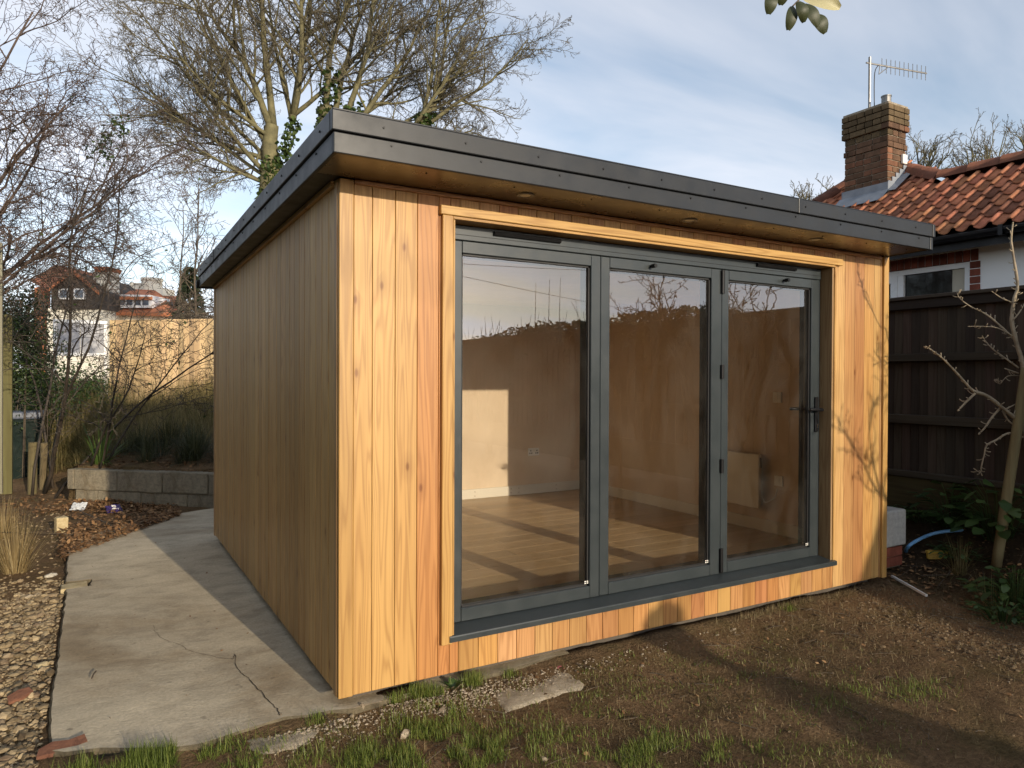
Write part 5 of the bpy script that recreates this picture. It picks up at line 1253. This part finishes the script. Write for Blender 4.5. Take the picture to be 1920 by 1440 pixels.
# tufts against the wall foot
for u, v, n_, L in ((775,1300,420,.06),(800,1295,200,.06),(870,1275,420,.065),(730,1310,160,.05),(1440,1135,180,.04),(582,1338,130,.045),(940,1260,160,.04)):
    p = onZ(u, v, -.085)
    for _ in range(n_): sprout(p.x+rng.gauss(0,.028), min(-.05, p.y)+rng.gauss(0,.016), L*rng.uniform(.5,1.2), None, .6)
for _ in range(15000):
    x = rng.uniform(-.5, 4.4); y = -.09-abs(rng.gauss(0,1.0))
    if noise.noise((x*1.6, y*1.6, 14)) + noise.noise((x*6, y*6, 2))*.6 - .2*(x-1.0) > .05: sprout(x, y, rng.uniform(.012,.038))
for _ in range(14000):
    x = rng.uniform(-.4, 4.6); y = -.08-abs(rng.gauss(0,1.0)); sprout(x, y, rng.uniform(.02,.06), dead, 1.5, .10, .0011)
for _ in range(900): p = onZ(rng.gauss(1420,60), rng.gauss(1130,16), -.07); sprout(p.x, min(-.04, p.y), rng.uniform(.03,.07), dead, 1.4, .1, .0012)
tag(obj('lawn_grass', mb, 'lawn'), 'patchy green grass surviving on the bare soil in front', 'grass', kind='stuff')
tag(obj('dead_grass', dead, 'thatch'), 'flattened straw-coloured dead grass on the bare soil', 'grass', kind='stuff')
# broad weed by the wall foot
wp = onZ(838, 1287, -.08); wd = thing('broadleaf_weed', gpt(wp.x, min(-.06, wp.y)), 'small broad-leaved weed rosette at the foot of the cladding', 'weed'); mb = MB()
for k in range(16):
    th = 6.283*k/16; d = Vector((math.cos(th), math.sin(th), rng.uniform(.3,1.1))).normalized(); add_leaf(mb, gpt(wp.x, min(-.06, wp.y), .004)+d*.01, rng.uniform(.035,.06), rng, .5, d, Vector((0,0,1)))
obj('leaves', mb, 'plant', wd)
# fallen leaves
mb = MB()
def fallen(p, s): 
    d = Vector((rng.gauss(0,1), rng.gauss(0,1), rng.gauss(0,.25))).normalized(); nrm = Vector((rng.gauss(0,.35), rng.gauss(0,.35), 1)).normalized(); add_leaf(mb, p, s, rng, .6, d, nrm)
for _ in range(2600):
    t = rng.random(); u = 120+t*200; q = WA + WD*(.1+t*1.35) - WN*abs(rng.gauss(.25,.28)*(1-.4*t)); z = max(ground_z(q.x, q.y), SZ if (q.x > -.9 and q.y < 5.5) else -9)
    fallen(Vector((q.x, q.y, z+.004+rng.random()*.05*max(0,1-abs(t-.4)*1.5))), rng.uniform(.02,.055))
for _ in range(3000):
    u_ = rng.uniform(112, 335); lo_ = 1048-(u_-112)*.36; v_ = lo_-(lo_-945)*abs(rng.gauss(.25,.3)); q = onZ(u_, v_, -.05); fallen(Vector((q.x, q.y, max(ground_z(q.x, q.y), SZ)+.004+rng.random()*.022)), rng.uniform(.02,.055))
for _ in range(500): q = WA - WD*rng.uniform(0,.9) + WN*rng.gauss(-.2,.5); fallen(gpt(q.x, q.y, .008), rng.uniform(.02,.06))
for _ in range(700): t = rng.uniform(.2, 1.2); q = WA + WN*t + WD*rng.uniform(-.1,2.2); fallen(gpt(q.x, q.y, .012), rng.uniform(.03,.06))
for _ in range(190): x = rng.uniform(-.2, 4.3); y = -.12-abs(rng.gauss(0,.9)); fallen(gpt(x, y, .006), rng.uniform(.012,.032))
for _ in range(1500): x = 4.25+rng.random()*.8; y = rng.uniform(-1.2, 2.2); fallen(gpt(x, y, .01), rng.uniform(.02,.05))
for _ in range(26): x = rng.uniform(-1.1, -.1); y = rng.uniform(.2, 4.5); fallen(Vector((x, y, SZ+.006)), rng.uniform(.008,.022))
tag(obj('fallen_leaves', mb, 'leaf_litter'), 'brown fallen leaves drifted against the wall and over the beds', 'leaves', kind='stuff')
# twigs lying about
mb = MB()
for _ in range(150):
    x = rng.uniform(-.2, 4.8); y = -.1-abs(rng.gauss(0,.9)); L = rng.uniform(.03,.16); th = rng.uniform(0,6.283); p = gpt(x, y, .006); q = gpt(x+L*math.cos(th), y+L*math.sin(th), .008); mb.tube([p, p.lerp(q,.5)+Vector((rng.gauss(0,.006), rng.gauss(0,.006), .004)), q], rng.uniform(.0012,.003), 4)
for _ in range(60): x = 4.3+rng.random()*.8; y = rng.uniform(-1.2,1.5); L = rng.uniform(.05,.25); th = rng.uniform(0,6.283); mb.tube([gpt(x, y, .015), gpt(x+L*math.cos(th), y+L*math.sin(th), .03)], rng.uniform(.0015,.003), 4)
for (a, c) in (((0,1000),(140,1004)), ((150,960),(235,1000)), ((180,1262),(172,1276))): p, q = onZ(*a, -.04), onZ(*c, -.04); mb.tube([p+Vector((0,0,.01)), p.lerp(q,.5)+Vector((0,0,.015)), q+Vector((0,0,.01))], .006 if a[0] < 200 and a[1] < 1100 else .004, 5)
tag(obj('dropped_twigs', mb, 'twig'), 'thin dropped twigs lying on the soil', 'twigs', kind='stuff')
# old concrete pad let into the ground
def pad(name, pix, z, mat, th=.06):
    pts = []
    P = [onZ(u, v, z) for u, v in pix]
    for i, a in enumerate(P):
        b_ = P[(i+1) % len(P)]
        for j in range(5):
            q = a.lerp(b_, j/5); pts.append((q.x+noise.noise((q.x*12, q.y*12, 8))*.03, q.y+noise.noise((q.x*12, q.y*12, 3))*.02))
    cx_ = sum(p[0] for p in pts)/len(pts); cy_ = sum(p[1] for p in pts)/len(pts); mb = MB(); n = len(pts)
    for k, zz in ((.0,z+.004),(.5,z+.006),(.9,z+.002),(1.0,z-.006),(1.02,z-th)):
        if k: mb.v += [(cx_+(p[0]-cx_)*k, cy_+(p[1]-cy_)*k, zz+noise.noise((p[0]*9*k, p[1]*9*k, 5))*.005) for p in pts]
        else: mb.v.append((cx_, cy_, zz))
    for i in range(n): mb.f.append((0, 1+i, 1+(i+1) % n))
    for r_ in range(3):
        for i in range(n): a = 1+r_*n+i; b_ = 1+r_*n+(i+1) % n; mb.f.append((a, a+n, b_+n, b_))
    return obj(name, mb, mat, smooth=True)
pd = tag(pad('concrete_pad', [(905,1262),(960,1236),(1040,1222),(1100,1235),(1112,1262),(1085,1290),(1010,1312),(950,1330),(915,1300)], -.085, 'rubble'), kind='structure')
tag(pad('old_footing', [(395,1392),(520,1352),(600,1345),(625,1362),(560,1400),(470,1425),(400,1425)], -.082, 'rubble'), kind='structure')
MT['pink'] = simple('pink_marker_paint', (.45,.10,.13), (.55,.2,.2), 40, .8, 0); mb = MB()
for u, v in ((1018,1238),(1030,1240),(1042,1244),(1026,1244),(1050,1247),(1035,1222),(1046,1218),(1058,1213),(1036,1228)):
    for _ in range(9):
        p = onZ(u+rng.gauss(0,6), v+rng.gauss(0,2.5), -.066); s = rng.uniform(.004,.010); mb.poly([(p.x+s*math.cos(a), p.y+s*.8*math.sin(a), -.0725+noise.noise((p.x*9,p.y*9,5))*.004) for a in (0,1.2,2.3,3.4,4.7,5.6)])
obj('paint_marks', mb, 'pink', pd)
# odds and ends on the left
def lump(name, label, cat, pos, size, mat, rz=0.0, bev=.012, color=None):
    me = bev_mesh(*size, bev, 2, mat).copy()
    for v in me.vertices: v.co += Vector((noise.noise(v.co*14), noise.noise(v.co*14+Vector((5,0,0))), noise.noise(v.co*14+Vector((0,7,0)))))*.008; v.co -= Vector((size[0]/2, size[1]/2, 0))
    o = obj(name, me, None, None, Matrix.Translation(pos) @ Matrix.Rotation(rz, 4, 'Z'), color); return tag(o, label, cat)
MT['buff_brick'] = simple('buff_brick', (.40,.30,.15), (.60,.50,.30), 22, .9, .6, .01)
p = onZ(115, 993, -.05); lump('brick', 'upright broken buff brick beside the drifted leaves', 'brick', (p.x, p.y, -.09), (.105,.075,.165), 'buff_brick', .35, .008)
p = onZ(130, 1098, -.05); lump('kerb_stone', 'flat buff stone let into the edge of the concrete path', 'stone', (p.x+.03, p.y+.01, -.115), (.17,.17,.062), 'buff_brick', .02, .01)
def rock(name, label, u, v, sx, sy, sz, mat, seed):
    p = onZ(u, v, -.05); r_ = random.Random(seed); bm = bmesh.new(); bmesh.ops.create_icosphere(bm, subdivisions=2, radius=1)
    for q in bm.verts: k = 1+.35*noise.noise(q.co*1.3+Vector((seed, 0, 0)))+.12*noise.noise(q.co*4+Vector((0, seed, 0))); q.co = Vector((q.co.x*sx*k, q.co.y*sy*k, q.co.z*sz*k))
    me = bpy.data.meshes.new(name); bm.to_mesh(me); bm.free()
    return tag(obj(name, me, mat, None, Matrix.Translation(gpt(p.x, p.y, sz*.35)) @ Matrix.Rotation(seed*.7, 4, 'Z')), label, 'stone')
rock('white_flint', 'large white flint lying on the gravel near the dry grass', 95, 1069, .05, .03, .018, simple('white_flint_skin', (.42,.38,.30), (.6,.55,.46), 10, .8, .3, .01), 1)
rock('buff_flint', 'big buff flint on the gravel halfway along the path', 80, 1234, .045, .032, .022, 'buff_brick', 2)
MT['terracotta'] = simple('broken_terracotta', (.12,.048,.028), (.23,.10,.056), 16, .9, .5, .008)
def shard(label, u, v, outline, th, tilt, seed, z=-.055):
    p = onZ(u, v, z); mb = MB(); mb.prism(outline, 0, th, 'z'); r_ = random.Random(seed)
    mb.v = [(x+r_.uniform(-.004,.004), y+r_.uniform(-.004,.004), q+r_.uniform(-.002,.002)) for x, y, q in mb.v]
    tag(obj('terracotta_shard', mb, 'terracotta', None, Matrix.Translation((p.x, p.y, z)) @ Matrix.Rotation(tilt, 4, 'X') @ Matrix.Rotation(seed*.5, 4, 'Z')), label, 'shard')
shard('broken terracotta tile shard at the path corner', 118, 1402, [(-.09,-.03),(.01,-.045),(.085,-.02),(.08,.03),(.02,.022),(-.03,.04),(-.085,.01)], .016, .22, 0.2, -.06)
shard('orange terracotta shard lying in the gravel', 36, 1306, [(-.06,-.02),(-.01,-.035),(.05,-.025),(.055,.01),(.015,.03),(-.04,.025)], .014, .25, 1.3, -.075)
def crumple(name, label, cat, u, v, w_, d_, hgt, mat, seed, rz, mark=None):
    p = onZ(u, v, -.03); r_ = random.Random(seed); mb = MB(); K = 9
    for j in range(K):
        for i in range(K):
            x = (i/(K-1)-.5)*w_; y = (j/(K-1)-.5)*d_; z = hgt*(.5+.5*math.sin(x*31+seed)*math.cos(y*27)) + r_.uniform(0, .012); mb.v.append((x+r_.uniform(-.006,.006), y+r_.uniform(-.006,.006), z))
    for j in range(K-1):
        for i in range(K-1): a = j*K+i; mb.f.append((a, a+1, a+K+1, a+K))
    return obj(name, mb, mat, None, Matrix.Translation((p.x, p.y, -.04)) @ Matrix.Rotation(rz, 4, 'Z') @ Matrix.Rotation(R(35), 4, 'X'))
MT['film'] = painted('milky_plastic_film', (.52,.54,.55), .25, .1); MT['purple_film'] = painted('purple_foil', (.035,.02,.10), .25, .2)
tag(crumple('plastic_bag', 0, 0, 148, 950, .16, .12, .03, 'film', 2, -.4), 'crumpled milky plastic bag on the fallen leaves', 'litter')
pk_ = crumple('snack_packet', 0, 0, 212, 955, .16, .13, .03, 'purple_film', 5, .3); tag(pk_, 'crumpled purple snack packet with white print against the block wall', 'litter')
mk = MB()
for (x0, y0, x1, y1) in ((-.02,.01,.0,.03),(.003,.005,.012,.03),(-.02,-.02,.012,-.012),(.016,-.005,.022,.02),(-.03,-.03,.02,-.026)): mk.quad((x0,y0,.048),(x1,y0,.048),(x1,y1,.050),(x0,y1,.050))
obj('print', mk, 'white_plastic', pk_, WORLD[pk_.name].copy())
# posts and stakes
def post(name, label, u, vb, vt, dpt, r_, sq, colr, lean=0, group=None):
    a = at(u, vb, dpt); b_ = at(u+lean, vt, dpt); mb = MB(); n_ = 4 if sq else 12
    mb.tube([a-Vector((0,0,.15)), a.lerp(b_,.5), b_-Vector((0,0,.012)), b_], [r_, r_, r_, r_*.86], n_)
    o = obj(name, mb, 'stake', None, None, colr, smooth=False); return tag(o, label, 'post', group)
post('fence_post', 'tall mossy square post in front of the evergreen bush', 13, 940, 590, 9.65, .085, True, (.12,.11,.042))
post('fence_post', 'pale grey post end at the frame edge beside the mossy post', -4, 900, 455, 7.9, .06, True, (.24,.23,.17))
post('wooden_stake', 'thick short round stake in front of the garden bin', 60, 936, 829, 9.6, .055, False, (.15,.125,.06), 2)
post('wooden_stake', 'thin short round stake beside the thicker one', 80, 924, 830, 9.9, .045, False, (.16,.125,.065), 3)
# bin
bp = at(47, 915, 10.6); bn = thing('garden_bin', (bp.x, bp.y, -.05), 'dark green garden bin with grey lid behind the stakes', 'bin')
mb = MB(); bw0, bw1, bz0, bz1 = .19, .225, -.08, at(47, 785, 10.6).z
mb.v = [(bp.x+sx*bw0, bp.y+sy*bw0, bz0) for sx, sy in ((-1,-1),(1,-1),(1,1),(-1,1))] + [(bp.x+sx*bw1, bp.y+sy*bw1, bz1) for sx, sy in ((-1,-1),(1,-1),(1,1),(-1,1))]
mb.f = [(0,3,2,1),(4,5,6,7),(0,1,5,4),(1,2,6,5),(2,3,7,6),(3,0,4,7)]
MT['bin_green'] = painted('dark_green_plastic', (.006,.014,.011), .7, spec=.2); MT['bin_lid'] = painted('grey_blue_plastic', (.10,.115,.15), .45)
obj('body', mb, 'bin_green', bn)
lid = bev_mesh(.50,.50,.11,.03,3,'bin_lid'); obj('lid', lid, None, bn, Matrix.Translation((bp.x-.25, bp.y-.25, bz1+.002)))
bbox('rim', bp.x-.235, bp.y-.235, bz1-.05, bp.x+.235, bp.y+.235, bz1-.002, 'bin_green', bn, .008)
# odds and ends on the right
bk_ = thing('concrete_block_pier', (4.36, .16, -.02), 'pale concrete block standing on old bricks beside the room corner', 'pier')
def tx(u, v): return onY(u, v, .10)
zt_, zb_ = onY(1675, 958, .10).z, onY(1675, 1026, .10).z; xr_ = onY(1700, 990, .10).x
obj('block', bev_mesh(xr_-4.17, .22, zt_-zb_, .018, 3, simple('white_grey_block', (.34,.34,.32), (.48,.47,.44), 30, .9, .7, .012)), None, bk_, Matrix.Translation((4.17, .10, zb_)))
for i, (x0, x1) in enumerate(((4.17, 4.36), (4.365, xr_-.03))):
    for j in range(2): obj('brick', bev_mesh(x1-x0-.006, .2, .075, .006, 1, 'cbrick'), None, bk_, Matrix.Translation((x0, .11, zb_-.08*(j+1))), red())
obj('mortar', MB().box(4.18, .125, zb_-.17, xr_-.045, .3, zb_-.002), 'block', bk_)
dp = (Vector((4.8,.2,.1))-CAM).dot(FW)
hd_ = lambda u, v: at(u, v, (hit(u, v+12)-CAM).dot(FW)-.05)
bp_ = smooth_path([at(1698,1036,(hit(1701,1034)-CAM).dot(FW)+.02), hd_(1704,1024), hd_(1722,1012), hd_(1752,1000), at(1790,995,(hd_(1752,1000)-CAM).dot(FW)-.03), at(1834,995,(hd_(1752,1000)-CAM).dot(FW)-.06)], 6)
hp = thing('water_pipe', bp_[0], 'blue plastic water pipe curving out of the planted bed', 'pipe'); obj('pipe', MB().tube(bp_, .0135, 10), painted('blue_pipe_plastic', (.16,.36,.62), .4), hp, smooth=True)
e_ = bp_[-1]; d_ = (bp_[-1]-bp_[-2]).normalized(); obj('coupling', MB().tube([e_-d_*.01, e_+d_*.05, e_+d_*.055, e_+d_*.09], [.019,.019,.012,.012], 10), 'black', hp); obj('tail', MB().tube([e_+d_*.09, e_+d_*.14], .006, 6), 'steel', hp)
bpos = hit(1760, 1052); bs = thing('scrubbing_brush', bpos, 'yellow bristle brush lying in the shaded bed', 'brush')
rx = Vector((RT.x, RT.y, 0)).normalized(); fy = Vector((FW.x, FW.y, 0)).normalized()
BM = Matrix((( rx.x, fy.x, 0, bpos.x), (rx.y, fy.y, 0, bpos.y), (0, 0, 1, bpos.z), (0,0,0,1)))
MT['brush_yellow'] = painted('yellow_plastic', (.50,.30,.035), .5)
obj('head', bev_mesh(.17, .045, .022, .006, 2, 'brush_yellow'), None, bs, BM @ Matrix.Translation((-.085, 0, .045)))
for i in range(13):
    for j in range(2):
        bm2 = MB(); x = -.078+i*.0125; bm2.tube([(x, .010+j*.02, .045), (x+.002, -.002+j*.02, .005)], [.0045,.006], 5); obj('bristle_tuft', bm2, 'brush_yellow', bs, BM)
a, c = hit(1672, 1086), hit(1737, 1122); st2 = MB(); st2.tube([a+Vector((0,0,.02)), c+Vector((0,0,.018))], .011, 4); tag(obj('plastic_strip', st2, 'white_plastic'), 'pale plastic trim strip lying on the dug soil', 'strip')
def leafy(name, label, p, n_, spread, size, hgt, seed, mat='plant', cat='plant', aspect=.62):
    r_ = random.Random(seed); o = thing(name, p, label, cat); lm_, sm = MB(), MB()
    for _ in range(n_):
        th = r_.uniform(0, 6.283); rr_ = spread*math.sqrt(r_.random()); zz = hgt*r_.uniform(.25, 1)*(1-.5*(rr_/spread)**2)
        q = p+Vector((math.cos(th)*rr_, math.sin(th)*rr_, zz)); sm.tube([p+Vector((math.cos(th)*rr_*.3, math.sin(th)*rr_*.3, -.02)), p.lerp(q,.6)+Vector((0,0,zz*.15)), q], .0025, 4, False)
        d = Vector((math.cos(th), math.sin(th), r_.uniform(-.7,.2))).normalized(); add_leaf(lm_, q, size*r_.uniform(.6,1.25), r_, aspect, d, Vector((r_.gauss(0,.3), r_.gauss(0,.3), 1)).normalized())
    obj('stems', sm, 'plant', o); obj('leaves', lm_, mat, o); return o
for i, (u, v, dd, n_, sp2, sz, hg_, lab) in enumerate(((1890,985,5.6,95,.30,.13,.50,'large-leaved green plant against the dark fence behind the stake'),(1905,1085,4.95,110,.28,.09,.28,'leafy ground plant at the foot of the stake'),(1850,960,6.1,60,.25,.11,.35,'broad-leaved plant low against the gravel board'),(1770,985,6.2,90,.3,.05,.14,'low dark ground-cover plant behind the blue pipe'),(1880,1130,4.7,80,.22,.05,.16,'low weedy plant in front of the stake'),(1800,1030,5.6,60,.22,.05,.12,'small weedy plant between the pipe and the stake'))):
    q = at(u, v, dd); q = gpt(min(q.x, 5.02), q.y); leafy('leafy_plant', lab, q, n_, sp2, sz, hg_, 300+i)
p = hit(1800, 1075); p = gpt(min(p.x, 4.85), p.y); plant('dry_grass_tuft', 'pale drooping grass tuft beside the yellow brush', p, 'bank_grass', 120, .34, .002, .6, .22, 61, .05, 'grass')
p = hit(1860, 1140); p = gpt(min(p.x, 4.8), p.y); plant('dry_grass_tuft', 'wiry grey-green tuft at the soil edge in front of the stake', p, 'bank_grass', 90, .30, .0018, .7, .2, 62, .1, 'grass')
